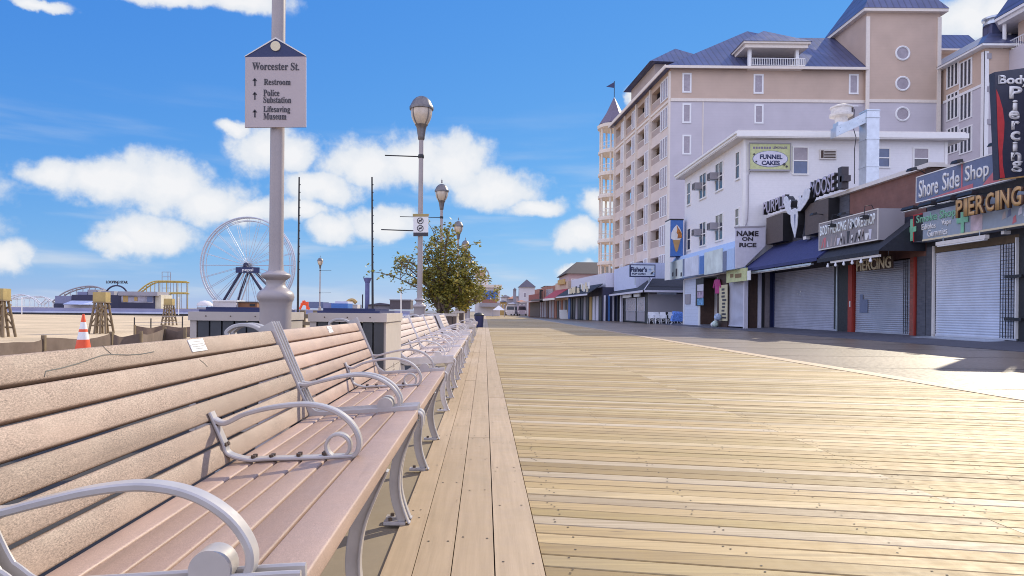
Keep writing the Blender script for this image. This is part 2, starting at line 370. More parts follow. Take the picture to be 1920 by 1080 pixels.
    def bar(s, path, y, w, t, mat):                      # flat bar swept along an x-z path, width w along y, thickness t in plane
        P = [Vector((p[0], 0, p[1])) for p in path]; m_ = len(P); vs = []
        for i, p in enumerate(P):
            d = (P[min(i + 1, m_ - 1)] - P[max(i - 1, 0)]).normalized(); nn = Vector((-d.z, 0, d.x)) * t / 2
            ww = w / 2; b = min(.003, t * .3)
            q = nn.normalized() * (t / 2 - b)
            vs += [p + nn + Vector((0, y - ww + b, 0)), p + nn + Vector((0, y + ww - b, 0)), p + q + Vector((0, y + ww, 0)), p - q + Vector((0, y + ww, 0)),
                   p - nn + Vector((0, y + ww - b, 0)), p - nn + Vector((0, y - ww + b, 0)), p - q + Vector((0, y - ww, 0)), p + q + Vector((0, y - ww, 0))]
        fs = []
        for i in range(m_ - 1):
            for k in range(8): fs.append((i * 8 + k, i * 8 + (k + 1) % 8, i * 8 + 8 + (k + 1) % 8, i * 8 + 8 + k))
        fs.append(tuple(range(8))); fs.append(tuple((m_ - 1) * 8 + k for k in range(7, -1, -1)))
        return s.add(vs, fs, mat, True)
    def build(s, name, parent=None, smooth_angle=40):
        me = bpy.data.meshes.new(name); off = wloc(parent) if parent else Vector((0, 0, 0))
        me.from_pydata([tuple(Vector(p) - off) for p in s.v], [], s.f)
        for m_ in s.mats: me.materials.append(m_)
        for p, i, q in zip(me.polygons, s.mi, s.sm): p.material_index = i; p.use_smooth = q
        bm = bmesh.new(); bm.from_mesh(me); bmesh.ops.recalc_face_normals(bm, faces=bm.faces); bm.to_mesh(me); bm.free()
        if any(s.sm): me.set_sharp_from_angle(angle=R(smooth_angle))
        o = bpy.data.objects.new(name, me); C.objects.link(o)
        if parent: o.parent = parent
        return o
def spline(pts, k=6):
    P = [Vector((*p, 0)) if len(p) == 2 else Vector(p) for p in pts]; out = []
    for i in range(len(P) - 1):
        a, b, c, d = P[max(i - 1, 0)], P[i], P[i + 1], P[min(i + 2, len(P) - 1)]
        for j in range(k):
            t = j / k; out.append(.5 * ((2 * b) + (c - a) * t + (2 * a - 5 * b + 4 * c - d) * t * t + (3 * b - a - 3 * c + d) * t ** 3))
    out.append(P[-1]); return [tuple(p[:len(pts[0])]) for p in out]
def text(body, parent, O, u, v, w, h, mat, depth=.01, bold=.0, name='lettering', fit=True, side=None):
    cu = bpy.data.curves.new('t', 'FONT'); cu.body = body; cu.align_x = 'LEFT'; cu.space_line = .95; cu.offset = bold; cu.resolution_u = 3
    ob = bpy.data.objects.new('t', cu); C.objects.link(ob); bpy.context.view_layer.update()
    me = bpy.data.meshes.new_from_object(ob.evaluated_get(bpy.context.evaluated_depsgraph_get()))
    bpy.data.objects.remove(ob); bpy.data.curves.remove(cu)
    xs = [q.co.x for q in me.vertices]; ys = [q.co.y for q in me.vertices]
    x0, x1, y0, y1 = min(xs), max(xs), min(ys), max(ys)
    O, u, v = Vector(O), Vector(u).normalized(), Vector(v).normalized(); n = u.cross(v)
    off = wloc(parent) if parent else Vector((0, 0, 0))
    sx, sy = w / (x1 - x0), h / (y1 - y0)
    if not fit: sx = sy = min(sx, sy)
    for q in me.vertices: q.co = O + u * ((q.co.x - x0) * sx) + v * ((q.co.y - y0) * sy) + n * depth - off
    bm = bmesh.new(); bm.from_mesh(me)
    r = bmesh.ops.extrude_face_region(bm, geom=bm.faces[:])
    bmesh.ops.translate(bm, verts=[g for g in r['geom'] if isinstance(g, bmesh.types.BMVert)], vec=-n * depth * .98)
    bmesh.ops.recalc_face_normals(bm, faces=bm.faces); bm.to_mesh(me); bm.free()
    me.materials.clear(); me.materials.append(mat)
    if side:
        me.materials.append(side)
        for p in me.polygons: p.material_index = 0 if abs(p.normal.dot(n)) > .7 else 1
    me.name = name
    o = bpy.data.objects.new(name, me); C.objects.link(o)
    if parent: o.parent = parent
    return o
def copy_tree(o, parent=None):
    c = o.copy(); C.objects.link(c)
    if parent: c.parent = parent
    for ch in [q for q in bpy.data.objects if q.parent == o]: copy_tree(ch, c)
    return c
UX, UY, UZ, UN = (1, 0, 0), (0, -1, 0), (0, 0, 1), (0, -1, 0)   # UY: reading direction on street fronts

# ------------------------------------------------------------------ ground
b = MB()
b.add([(-3000, -60, -.30), (-8.4, -60, -.30), (-8.4, 3000, -.30), (-3000, 3000, -.30)], [(0, 1, 2, 3)], sandm)
tag(b.build('beach_sand'), kind='structure')
b = MB(); b.box(-8.4, -.335, -8, 420, -.6, -.012, under); tag(b.build('promenade_concrete'), kind='structure')
b = MB(); b.box(-4.2, -1.02, -6, 26, -.011, -.006, M('gap_shade_sheet', (.035, .032, .03), .9, kind='stain')); tag(b.build('gap_shade_sheet'), kind='structure')  # dark sheet added behind the benches, paints shade into the slat gaps
b = MB(); b.box(5.86, 13.1, -20, 420, -.4, 0, conc); 
for k in range(60): b.box(5.87, 13.09, 2 + k * 3.05, 2.012 + k * 3.05, .0, .003, black)
tag(b.build('tram_lane'), kind='structure')
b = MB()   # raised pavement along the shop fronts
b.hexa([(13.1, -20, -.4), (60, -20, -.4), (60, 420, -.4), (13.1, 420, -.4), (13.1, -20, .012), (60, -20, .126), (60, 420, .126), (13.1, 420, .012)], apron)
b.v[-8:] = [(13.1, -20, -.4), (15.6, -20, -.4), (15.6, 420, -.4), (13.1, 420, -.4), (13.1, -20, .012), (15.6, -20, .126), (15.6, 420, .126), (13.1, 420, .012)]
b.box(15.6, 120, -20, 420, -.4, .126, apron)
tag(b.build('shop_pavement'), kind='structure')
b = MB(); b.box(-700, 700, 421, 3000, -.6, .02, conc); tag(b.build('far_ground'), kind='structure')
b = MB()   # deck boards
W = .116; XL, XR = .212, 5.54
y0 = .6; i = 0
b.box(.19, 5.56, -4, 420, -.4, -.03, nail)
while y0 < 420:
    wd = W if y0 < 60 else W * 6
    gap = random.choice((.004, .005, .007, .009, .013)) if y0 < 60 else .02
    dz = random.uniform(-.0018, .0018)
    cuts = [XL, XR]
    if random.random() < .75: cuts.insert(1, 2.17 + random.uniform(-.004, .004))
    for a, c in zip(cuts[:-1], cuts[1:]):
        a2 = a + .002 if a > XL else a
        ya = lambda x, q: y0 + q - PS * (x - XL)
        zt = dz + random.uniform(-.0008, .0008); e = .0035
        # slightly rounded long edges
        lo = [(a2, ya(a2, 0)), (c, ya(c, 0)), (c, ya(c, wd - gap)), (a2, ya(a2, wd - gap))]
        p = [(x, y, -.035) for x, y in lo] + [(x, y, zt - .003) for x, y in lo]
        ins = [(a2, ya(a2, e)), (c, ya(c, e)), (c, ya(c, wd - gap - e)), (a2, ya(a2, wd - gap - e))]
        p += [(x, y, zt) for x, y in ins]
        b.add(p, [(8, 9, 10, 11), (0, 1, 5, 4), (1, 2, 6, 5), (2, 3, 7, 6), (3, 0, 4, 7), (4, 5, 9, 8), (6, 7, 11, 10), (5, 6, 10, 9), (7, 4, 8, 11)], deck)
    if y0 < 14:
        for xj in (.32, .93, 1.54, 2.11, 2.23, 2.84, 3.45, 4.06, 4.67, 5.28):
            for q in (.03, .062, .09):
                if q == .062 and random.random() < .5: continue
                if random.random() < .35: continue
                x = xj + random.uniform(-.035, .035); y = y0 + q + random.uniform(-.006, .006) - PS * (x - XL); r = .0040
                b.add([(x - r, y - r, dz + .0022), (x + r, y - r, dz + .0022), (x + r, y + r, dz + .0022), (x - r, y + r, dz + .0022)], [(0, 1, 2, 3)], nail)
    y0 += wd; i += 1
tag(b.build('boardwalk_deck'), kind='structure')
b = MB()   # long boards along both edges of the deck
for (xa, xb) in ((-.333, -.232), (-.229, -.105), (-.1015, .040), (.0445, .2075)):
    y = -2.0 + random.uniform(0, 1.5)
    while y < 420:
        ln = random.uniform(2.6, 3.7) if y < 60 else 20
        z = random.uniform(-.001, .001) + .003
        b.box(xa, xb, y, y + ln - .0015, -.1, z, edgeb)
        if y < 16:
            for yy in (y + .05, y + ln - .05, y + ln * .5, y + ln * .25, y + ln * .75):
                for xx in (xa + .03, xb - .03):
                    r = .0040; x2 = xx + random.uniform(-.008, .008); y2 = yy + random.uniform(-.01, .01)
                    b.add([(x2 - r, y2 - r, z + .0015), (x2 + r, y2 - r, z + .0015), (x2 + r, y2 + r, z + .0015), (x2 - r, y2 + r, z + .0015)], [(0, 1, 2, 3)], nail)
        y += ln
for (xa, xb) in ((5.565, 5.70), (5.703, 5.85)):
    y = -2.0
    while y < 420:
        ln = random.uniform(2.6, 3.7) if y < 60 else 20
        b.box(xa, xb, y, y + ln - .002, -.1, .004, edgeb); y += ln
tag(b.build('boardwalk_edge_boards'), kind='structure')

# ------------------------------------------------------------------ benches
BX = -.60
def rrect(cx, cz, ux, uz, w, t, r=.006):
    # rounded rectangle in the x-z plane; (ux,uz) is the width direction
    nx, nz = -uz, ux; pts = []
    for sx, sz, a0 in ((1, 1, 0), (-1, 1, 90), (-1, -1, 180), (1, -1, 270)):
        for a in (0, 45, 90):
            q = R(a0 + a); lx = sx * (w / 2 - r) + r * math.cos(q); lz = sz * (t / 2 - r) + r * math.sin(q)
            pts.append((cx + ux * lx + nx * lz, cz + uz * lx + nz * lz))
    return pts
def make_bench(y0, L, label, backm, seatm, midm, metal=castm):
    t = thing('park_bench', label, 'bench', (BX, y0, 0), 'slatted benches along the boardwalk edge')
    T, B = Vector((-.893, .772)), Vector((-.736, .424)); d = (B - T).normalized(); n = Vector((-d.y, d.x))
    if n.x < 0: n = -n
    bk = MB(); pitch = (B - T).length / 6
    for i in range(6):
        c = T + d * pitch * (i + .5) + n * .020; w = pitch - .0075
        if i == 0: c = c - n * .004
        yy = random.uniform(-.002, .002)
        bk.prism([(x, y0 + .022 + yy, z) for x, z in rrect(c.x, c.y, d.x, d.y, w, .040, .0045)], (0, L - .044, 0), backm[i % len(backm)], True)
    bk.build('backrest', t, 50)
    se = MB(); A, E = Vector((-.705, .4175)), Vector((-.262, .447)); d2 = (E - A).normalized(); L2 = (E - A).length
    ws = [.066, .066, .066, .068, .072, .092]; sc = L2 / sum(ws); q = 0
    for i, w in enumerate(ws):
        w *= sc; c = A + d2 * (q + w / 2) + Vector((0, .008)); q += w
        th = .028 if i < 5 else .036
        if i == 5: c = c - Vector((0, .004))
        se.prism([(x, y0 + .022, z) for x, z in rrect(c.x, c.y, d2.x, d2.y, w - .0055, th, .005)], (0, L - .044, 0), seatm[i % len(seatm)], True)
    se.build('seat', t, 50)
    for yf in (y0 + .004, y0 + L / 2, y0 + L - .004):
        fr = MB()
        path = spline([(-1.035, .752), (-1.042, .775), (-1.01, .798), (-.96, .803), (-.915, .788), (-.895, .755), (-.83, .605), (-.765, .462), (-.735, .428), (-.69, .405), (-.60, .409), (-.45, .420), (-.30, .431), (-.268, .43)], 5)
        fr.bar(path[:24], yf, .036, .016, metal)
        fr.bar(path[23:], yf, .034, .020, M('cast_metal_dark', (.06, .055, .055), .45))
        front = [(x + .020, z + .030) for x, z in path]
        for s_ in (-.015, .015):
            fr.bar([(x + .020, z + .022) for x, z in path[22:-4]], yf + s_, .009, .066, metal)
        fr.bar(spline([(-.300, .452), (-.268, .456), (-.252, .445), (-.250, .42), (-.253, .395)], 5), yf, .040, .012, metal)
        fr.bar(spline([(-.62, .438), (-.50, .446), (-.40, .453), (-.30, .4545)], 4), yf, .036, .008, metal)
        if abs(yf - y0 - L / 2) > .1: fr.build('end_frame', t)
        for front_ in (True, False):
            lg = MB()
            if front_:
                lp = spline([(-.285, .425), (-.318, .35), (-.347, .27), (-.360, .18), (-.352, .10), (-.325, .02), (-.314, .008)], 5)
                lg.bar(lp, yf, .012, .040, metal); lg.bar([(x + .020, z) for x, z in lp], yf, .036, .007, metal)
                lg.bar(spline([(-.338, .27), (-.36, .325), (-.42, .37), (-.52, .402)], 5), yf, .009, .026, metal)
                lg.bar([(-.312, .008), (-.40, .008)], yf, .044, .014, metal)
                lg.disc((-.375, yf, .014), (0, 0, 1), .009, .012, bolt, 6)
            else:
                lp = spline([(-.715, .42), (-.705, .33), (-.70, .24), (-.72, .13), (-.775, .02), (-.785, .008)], 5)
                lg.bar(lp, yf, .012, .040, metal); lg.bar([(x - .020, z) for x, z in lp], yf, .036, .007, metal)
                lg.bar(spline([(-.70, .27), (-.67, .335), (-.60, .38), (-.53, .402)], 5), yf, .009, .026, metal)
                lg.bar([(-.79, .008), (-.70, .008)], yf, .044, .014, metal)
                lg.disc((-.72, yf, .014), (0, 0, 1), .009, .012, bolt, 6)
            lg.build('leg', t)
    arm_end = spline([(-.795, .592), (-.765, .570), (-.722, .563), (-.66, .578), (-.58, .597), (-.50, .605), (-.43, .592), (-.375, .558), (-.345, .513), (-.348, .475), (-.372, .455)], 6)
    for yf in (y0 + .004, y0 + L - .004):
        ar = MB(); ar.bar(arm_end, yf, .030, .013, metal)
        ar.bar(spline([(-.775, .500), (-.755, .535), (-.715, .561)], 5), yf, .026, .010, metal)
        ar.bar([(-.41, .452), (-.36, .455)], yf, .032, .012, metal)
        ar.build('armrest', t)
        sc_ = MB(); sc_.disc((-.400, yf - .019, .484), (0, 1, 0), .031, .038, metal, 28)
        sc_.bar(spline([(-.385, .456), (-.40, .455), (-.415, .456)], 3), yf, .034, .012, metal)
        sc_.build('scroll', t)
    ym = y0 + L / 2
    PB = lambda q: tuple(T + d * (B - T).length * q + n * .046)
    ar = MB(); arm_mid = spline([PB(.66), (-.715, .552), (-.66, .578), (-.58, .598), (-.49, .606), (-.42, .592), (-.370, .558), (-.345, .513), (-.350, .475), (-.378, .455)], 6)
    ar.bar(arm_mid, ym, .030, .013, metal)
    ar.bar(spline([PB(.60), PB(.72), PB(.84), PB(.93), (-.650, .452), (-.60, .455), (-.48, .459), (-.36, .466)], 6), ym, .034, .010, metal)
    am = ar.build('armrest', t)
    rg = MB(); rg.bar([(-.402 + .033 * math.cos(a), .492 + .033 * math.sin(a)) for a in [R(-60 + 345 * k / 22) for k in range(23)]], ym, .030, .009, metal); rg.build('scroll', am)
    for (x, z, nx, nz) in ((*PB(.70), n.x, n.y), (*PB(.86), n.x, n.y), (-.635, .457, 0, 1), (-.585, .459, 0, 1), (-.51, .464, 0, 1), (-.44, .468, 0, 1)):
        for s_ in (-.009, .009):
            bl = MB(); bl.disc((x, ym + s_, z), (nx, 0, nz), .0065, .008, bolt, 6); bl.build('bolt', am)
    return t, T, d, n
def plaque(t, yc, w, tilt=0):
    T, B = Vector((-.893, .772)), Vector((-.736, .424)); d = (B - T).normalized(); n = Vector((-d.y, d.x)); n = n if n.x > 0 else -n
    c = T + d * .0295 + n * .0365; P = lambda u, v, k: Vector((c.x + d.x * v + n.x * k, yc + u, c.y + d.y * v + n.y * k))
    b = MB(); hh = .019
    b.hexa([P(-w, -hh, 0), P(w, -hh, 0), P(w, hh, 0), P(-w, hh, 0), P(-w, -hh, .0022), P(w, -hh, .0022), P(w, hh, .0022), P(-w, hh, .0022)], white)
    o = b.build('plaque', t)
    b = MB(); rr = random.Random(3)
    for k, (vv, half) in enumerate(((-.011, .5), (-.003, .75), (.004, .72), (.011, .5))):
        u = -w * half
        while u < w * half:
            l = rr.uniform(.003, .009)
            b.hexa([P(u, vv - .0016, .0022), P(u + l, vv - .0016, .0022), P(u + l, vv + .0016, .0022), P(u, vv + .0016, .0022)] + [P(u, vv - .0016, .0026), P(u + l, vv - .0016, .0026), P(u + l, vv + .0016, .0026), P(u, vv + .0016, .0026)], M('plaque_ink', (.38, .37, .36), .6)); u += l + .0025
    for u in (-w * .93, w * .93): b.disc(P(u, 0, .0022), (n.x, 0, n.y), .002, .001, bolt, 6)
    b.build('engraving', o)
L_B = 1.76
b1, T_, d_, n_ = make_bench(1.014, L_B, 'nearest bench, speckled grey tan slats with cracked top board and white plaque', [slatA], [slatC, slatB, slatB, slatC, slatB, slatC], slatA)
plaque(b1, 2.015, .052)
ck = MB()   # cracks in the top boards and the front seat board
def crack(pts, k0):
    P = lambda y, v: Vector((T_.x + d_.x * v + n_.x * k0, y, T_.y + d_.y * v + n_.y * k0))
    for (ya, va), (yb, vb) in zip(pts[:-1], pts[1:]):
        a, c = P(ya, va), P(yb, vb); s_ = Vector((d_.x, 0, d_.y)) * .0011
        nn = Vector((n_.x, 0, n_.y)) * .0006
        ck.hexa([a - s_, c - s_, c + s_, a + s_, a - s_ + nn, c - s_ + nn, c + s_ + nn, a + s_ + nn], black)
crack([(1.30, .055), (1.31, .045), (1.36, .043), (1.42, .038), (1.46, .033), (1.52, .026), (1.555, .027), (1.62, .033), (1.68, .035), (1.75, .033)], .0362)
crack([(1.555, .027), (1.54, .012), (1.535, .004)], .0362)
crack([(1.98, .075), (1.995, .085), (2.01, .100)], .0402)
o = ck.build('crack', b1)
ck = MB(); pts = [(-.35, 2.06), (-.325, 2.10), (-.318, 2.16), (-.30, 2.20), (-.296, 2.26)]
for (xa, ya), (xb, yb) in zip(pts[:-1], pts[1:]):
    ck.tube([(xa, ya, .4645 + (xa + .3) * .06), (xb, yb, .4645 + (xb + .3) * .06)], .0011, bolt, 5)
ck.build('crack', b1)
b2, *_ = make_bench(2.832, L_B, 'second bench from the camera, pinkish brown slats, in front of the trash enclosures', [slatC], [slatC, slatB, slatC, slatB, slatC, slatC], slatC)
plaque(b2, 3.74, .05)
labels = ['pale pinkish bench just past the trash enclosures, with its side frame facing', 'pale bench second past the trash enclosures, between two like it',
          'pale bench third past the trash enclosures, beside the big lamp post base', 'pale bench beyond the first tree planter', 'far pale bench at the end of the row beside the blue bins']
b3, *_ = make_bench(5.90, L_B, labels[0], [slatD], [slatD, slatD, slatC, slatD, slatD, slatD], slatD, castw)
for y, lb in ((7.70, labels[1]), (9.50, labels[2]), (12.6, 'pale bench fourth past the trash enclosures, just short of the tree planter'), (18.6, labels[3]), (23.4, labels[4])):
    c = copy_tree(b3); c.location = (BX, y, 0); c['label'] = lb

# ------------------------------------------------------------------ lamp posts
def lamp(x, y, label, arms=(), top=5.21, base='big', finial=False, grp='white lamp posts', rs=1.2):
    t = thing('street_lamp', label, 'street lamp', (x, y, 0), grp)
    k = top - 5.21
    b = MB(); q = rs
    b.lathe((x, y, 0), [(r * q, h) for r, h in ((.115, 0), (.115, .05), (.098, .08), (.095, .86), (.097, .895), (.100, .905), (.101, .915), (.108, .925), (.113, .945), (.109, .965), (.095, .982), (.074, .995), (.060, 1.012), (.056, 1.03), (.060, 1.048), (.078, 1.060), (.088, 1.070), (.089, 1.080), (.082, 1.090), (.066, 1.096), (.058, 1.102), (.052, 1.106))], postw, 40)
    bs = b.build('base', t)
    if rs == 1:
        b = MB(); b.box(x - .05, x + .05, y - .100, y - .090, .25, .62, postw); b.build('access_door', bs)
    b = MB(); b.lathe((x, y, 0), [(.050 * q, 1.10), (.046 * q, 1.12), (.0435 * q, 1.16), (.042 * q, 2.5), (.037 * q, 4.36 + k)], postw, 24); b.build('pole', t)
    z = 4.36 + k
    b = MB(); b.lathe((x, y, z), [(.052, -.10), (.066, -.08), (.07, -.02), (.078, .02), (.088, .10), (.105, .17), (.13, .20)], lampmetal, 24); b.build('lamp_collar', t)
    b = MB(); b.lathe((x, y, z), [(.115, .20), (.158, .26), (.195, .34), (.212, .43), (.214, .52)], lampglass, 28); b.lathe((x, y, z), [(.02, .2), (.02, .42), (.0, .44)], offw, 8); g = b.build('lamp_globe', t)
    b = MB()
    for a in range(4):
        q = R(45 + 90 * a); pts = [(x + r * math.cos(q), y + r * math.sin(q), z + h) for r, h in ((.128, .20), (.172, .26), (.208, .35), (.224, .50))]
        b.tube(pts, .009, lampmetal, 6)
    b.build('lamp_rib', t)
    b = MB(); b.lathe((x, y, z), [(.222, .50), (.238, .505), (.242, .55), (.225, .575), (.21, .61), (.175, .68), (.12, .735), (.06, .765), (.03, .775), (0, .78)], lampmetal, 28)
    if finial: b.lathe((x, y, z), [(.03, .81), (.018, .85), (.026, .88), (.008, .92), (.0, .98)], lampmetal, 10)
    b.build('lamp_hood', t)
    for (za, dx) in arms:
        b = MB(); b.tube([(x, y, za + k), (x + dx, y, za + k + .02)], .012, black, 6); b.lathe((x, y, za + k - .03), [(.056, 0), (.06, .02), (.06, .05), (.056, .07)], black, 16); b.build('banner_arm', t)
    return t
LX = -1.30
lamp(-1.302, 4.25, 'nearest white lamp post with a ringed base and the street sign, just behind the benches', rs=1.0)
lamp(-1.30, 13.6, 'second lamp post, carrying the small no dogs sign, beside the first tree', [(3.93, -.72), (2.45, -.78)])
lamp(-1.49, 23.0, 'third lamp post, its globe rising over the tree top', [(4.0, -1.4)], 5.21, finial=True)
lamp(-1.30, 32.5, 'fourth lamp post from the camera, above the tree right side', [(4.0, -.8)], 5.21, finial=True)
lamp(-1.22, 41.7, 'fifth and smallest lamp post of the row, half behind the tree leaves', [(4.0, -.8)], 5.25, finial=True)
lamp(-13.3, 55.0, 'lone distant lamp post between two tall dark masts by the beach', [(4.1, .9), (2.3, .9)], 5.1, finial=True)
lamp(-1.25, 52.0, 'lamp post hidden behind the tree, only its head between leaves', [], 5.2, finial=True)
# street sign on the nearest post
yS = 4.185
P = lambda x, y: atY(x, y, yS)
t = thing('wayfinding_sign', 'pinkish wayfinding sign with navy peaked top, arrows and museum listing', 'sign', P(517, 160))
b = MB(); b.prism([P(460, 107), P(573.5, 106), P(573.5, 238), P(459, 239)], (0, .012, 0), signface); b.build('panel', t)
b = MB(); b.prism([P(459, 107), P(574, 106), P(517, 72)], (0, .016, 0), navy); pk = b.build('peak', t)
b = MB(); b.prism([P(459, 107), P(459.5, 105), P(517, 70), P(574, 104), P(574, 106), P(517, 73)], (0, -.004, 0), offw); b.build('trim', t)
b = MB(); c = P(517, 87); b.disc((c.x, yS, c.z), (0, -1, 0), .030, .008, cream, 24); b.build('emblem', t)
inkm = M('sign_ink', (.04, .035, .045), .5)
def frtext(body, par, x0, yt, x1, yb, Y, mat, bold=0, depth=.003):
    a = atY(x0, yb, Y); u_ = (atY(x1, yb, Y) - a); h_ = (atY(x0, yt, Y) - a).length
    return text(body, par, a, UX, UZ, u_.length, h_, mat, depth, bold)
def serif(s):
    o = ''
    for ch in s:
        if 'A' <= ch <= 'Z': o += chr(0x1D400 + ord(ch) - 65)
        elif 'a' <= ch <= 'z': o += chr(0x1D41A + ord(ch) - 97)
        else: o += ch
    return o
for (s, x0, yt, x1, yb) in (('Worcester St.', 473, 117, 561, 131), ('Restroom', 495, 148, 545, 159), ('Police', 494, 168, 524, 180), ('Substation', 494, 181, 546, 193), ('Lifesaving', 494, 199, 544, 213), ('Museum', 494, 212, 537, 224)):
    frtext(serif(s), t, x0, yt, x1, yb, yS - .0005, inkm)
for ya in (153, 179, 212):
    b = MB(); a = P(478, ya + 8); c = P(478, ya - 7)
    b.box(a.x - .004, a.x + .004, yS - .003, yS - .0005, a.z, c.z - .01, inkm)
    b.prism([(c.x - .014, yS - .0005, c.z - .018), (c.x + .014, yS - .0005, c.z - .018), (c.x, yS - .0005, c.z)], (0, -.0025, 0), inkm); b.build('arrow', t)
# no-dogs sign on the second post
yS = 13.52
t = thing('rule_sign', 'small white no dogs no bicycles sign on second lamp post', 'sign', P(789, 422))
b = MB(); b.prism([P(775, 402), P(803, 402), P(803, 443), P(775, 443)], (0, .012, 0), white); b.build('panel', t)
b = MB(); b.prism([P(774, 401), P(804, 401), P(804, 406), P(774, 406)], (0, -.006, 0), woodbox); b.build('band', t); b = MB(); b.prism([P(775, 436), P(803, 436), P(803, 443), P(775, 443)], (0, -.005, 0), inkm); b.build('band', t)
for yc in (414, 428):
    b = MB(); c = P(788, yc); b.ring((c.x, yS - .004, c.z), (0, 1, 0), .058, .007, inkm, 28, 5)
    b.tube([(c.x - .04, yS - .006, c.z - .04), (c.x + .04, yS - .006, c.z + .04)], .006, inkm, 5)
    b.box(c.x - .03, c.x + .03, yS - .006, yS - .001, c.z - .012, c.z + .014, inkm); b.build('symbol', t)

# ------------------------------------------------------------------ trash enclosures, planters, tree
def enclosure(x0, x1, y0, y1, zt, label, slatmat, lid=True, logo=False, grp='slatted trash enclosures', name='trash_enclosure', cat='enclosure'):
    t = thing(name, label, cat, ((x0 + x1) / 2, (y0 + y1) / 2, 0), grp)
    b = MB(); n = max(4, int((x1 - x0) / .085)); w = (x1 - x0 - .058) / n
    for i in range(n): b.box(x0 + .05 + i * w + .006, x0 + .05 + (i + 1) * w - .006, y0 + .002, y0 + .02, .06, zt - .06, slatmat)
    n2 = max(4, int((y1 - y0) / .085)); w2 = (y1 - y0 - .1) / n2
    for xs in ((x0 + .012, x0 + .03),):
        for i in range(n2): b.box(xs[0], xs[1], y0 + .05 + i * w2 + .006, y0 + .05 + (i + 1) * w2 - .006, .06, zt - .06, slatmat)
    b.box(x0 + .04, x1 - .042, y0 + .024, y1 - .02, .05, zt - .08, black); b.build('slat_panel', t)
    b = MB(); b.box(x0 - .01, x1 + .01, y0 - .012, y1 + .01, zt - .062, zt, beigeP)
    b.box(x0, x0 + .045, y0, y0 + .045, 0, zt - .062, beigeP); b.box(x0, x0 + .045, y1 - .045, y1, 0, zt - .062, beigeP)
    b.box(x0 + .045, x1 - .045, y0 + .005, y0 + .035, .0, .055, beigeP); b.build('frame', t)
    b = MB(); b.box(x1 - .04, x1, y0 + .022, y1, 0, zt * .52, beigeP); b.box(x1 - .04, x1, y0 + .022, y1, zt * .52 + .006, zt - .064, beigeP); b.build('side_panel', t)
    if lid:
        b = MB(); b.box(x0 + .04, x1 - .05, y0 + .05, y1 - .05, zt, zt + .016, navy); b.box(x0 + .07, x1 - .09, y0 + .10, y1 - .10, zt + .016, zt + .034, navy); b.build('lid', t)
    else:
        b = MB(); b.box(x0 + .03, x1 - .05, y0 + .03, y1 - .03, zt - .05, zt + .004, under); b.build('soil', t)
    for q in (.2, .5, .8): b = MB(); b.disc((x0 + (x1 - x0) * q, y0 - .012, zt - .03), (0, -1, 0), .005, .003, bolt, 8); b.build('screw', t)
    if logo:
        b = MB(); y = y0 + (y1 - y0) * .5; z = .36
        for k, hw in ((0, .16), (1, .11), (2, .06)):
            b.prism([(x1 + .0005, y + hw, z + k * .022), (x1 + .0005, y - hw, z + k * .022), (x1 + .0005, y - hw + .02, z + k * .022 + .012), (x1 + .0005, y + hw - .02, z + k * .022 + .012)], (.002, 0, 0), M('logo_grey', (.3, .25, .22), .6))
        b.prism([(x1 + .0005, y + .05, z + .07), (x1 + .0005, y - .05, z + .07), (x1 + .0005, y, z + .105)], (.002, 0, 0), MATS['logo_grey']); b.build('emblem', t)
    return t
enclosure(-1.235, -.70, 4.82, 5.72, .845, 'dark slatted trash enclosure with cream side panel, right behind the second bench', darkslat, logo=True)
enclosure(-2.08, -1.50, 4.82, 5.62, .845, 'dark slatted trash enclosure with blue lid, left of the nearest lamp post', darkslat)
enclosure(-1.75, -.66, 16.0, 17.3, .80, 'brown slatted planter holding the big leafy shrub', brownslat, False, grp='slatted tree planters', name='planter_box', cat='planter')
enclosure(-1.30, -.66, 21.6, 22.8, .86, 'smaller brown slatted planter farther along the row', brownslat, False, grp='slatted tree planters', name='planter_box', cat='planter')
def leaves(b, c, r, n, rr, sz=.06):
    for _ in range(n):
        d = Vector((rr.gauss(0, 1), rr.gauss(0, 1), rr.gauss(0, .8))); d = d.normalized() * r * (rr.random() ** .5)
        p = Vector(c) + d; a = Vector((rr.uniform(-1, 1), rr.uniform(-1, 1), rr.uniform(-.6, .6))).normalized(); e = a.cross(Vector((rr.uniform(-1, 1), rr.uniform(-1, 1), rr.uniform(-1, 1)))).normalized()
        s_ = sz * rr.uniform(.6, 1.3)
        b.add([p - a * s_, p + e * s_ * .45, p + a * s_, p - e * s_ * .45], [(0, 1, 2, 3)], leafm)
def shrub(name, label, x, y, z, stems, seed, nleaf=36, sz=.055, cat='shrub', grp=None, cr=.2):
    rr = random.Random(seed); t = thing(name, label, cat, (x, y, z), grp); tr = MB(); cr_ = MB()
    for (dx, dz, dy, dens) in stems:
        p0 = Vector((x + rr.uniform(-.12, .12), y + rr.uniform(-.1, .1), z)); p3 = Vector((x + dx, y + dy, z + dz))
        mid = p0.lerp(p3, .45) + Vector((-dx * .12, 0, dz * .10)); pts = [Vector(q) for q in spline([tuple(p0), tuple(mid), tuple(p3)], 6)]
        tr.tube(pts, .034, barkm, 6, r1=.008)
        for k in range(3, len(pts)):
            for _ in range(2):
                if rr.random() < .85:
                    q = pts[k] + Vector((rr.gauss(0, .20), rr.gauss(0, .20), rr.uniform(-.05, .26)))
                    tr.tube([pts[k], (pts[k] + q) / 2 + Vector((0, 0, .02)), q], .011, barkm, 4, r1=.004)
                    leaves(cr_, q, cr * rr.uniform(.5, 1.05), int(nleaf * dens * rr.uniform(.5, 1.2)), rr, sz)
    tr.build('trunk', t); cr_.build('crown', t); return t
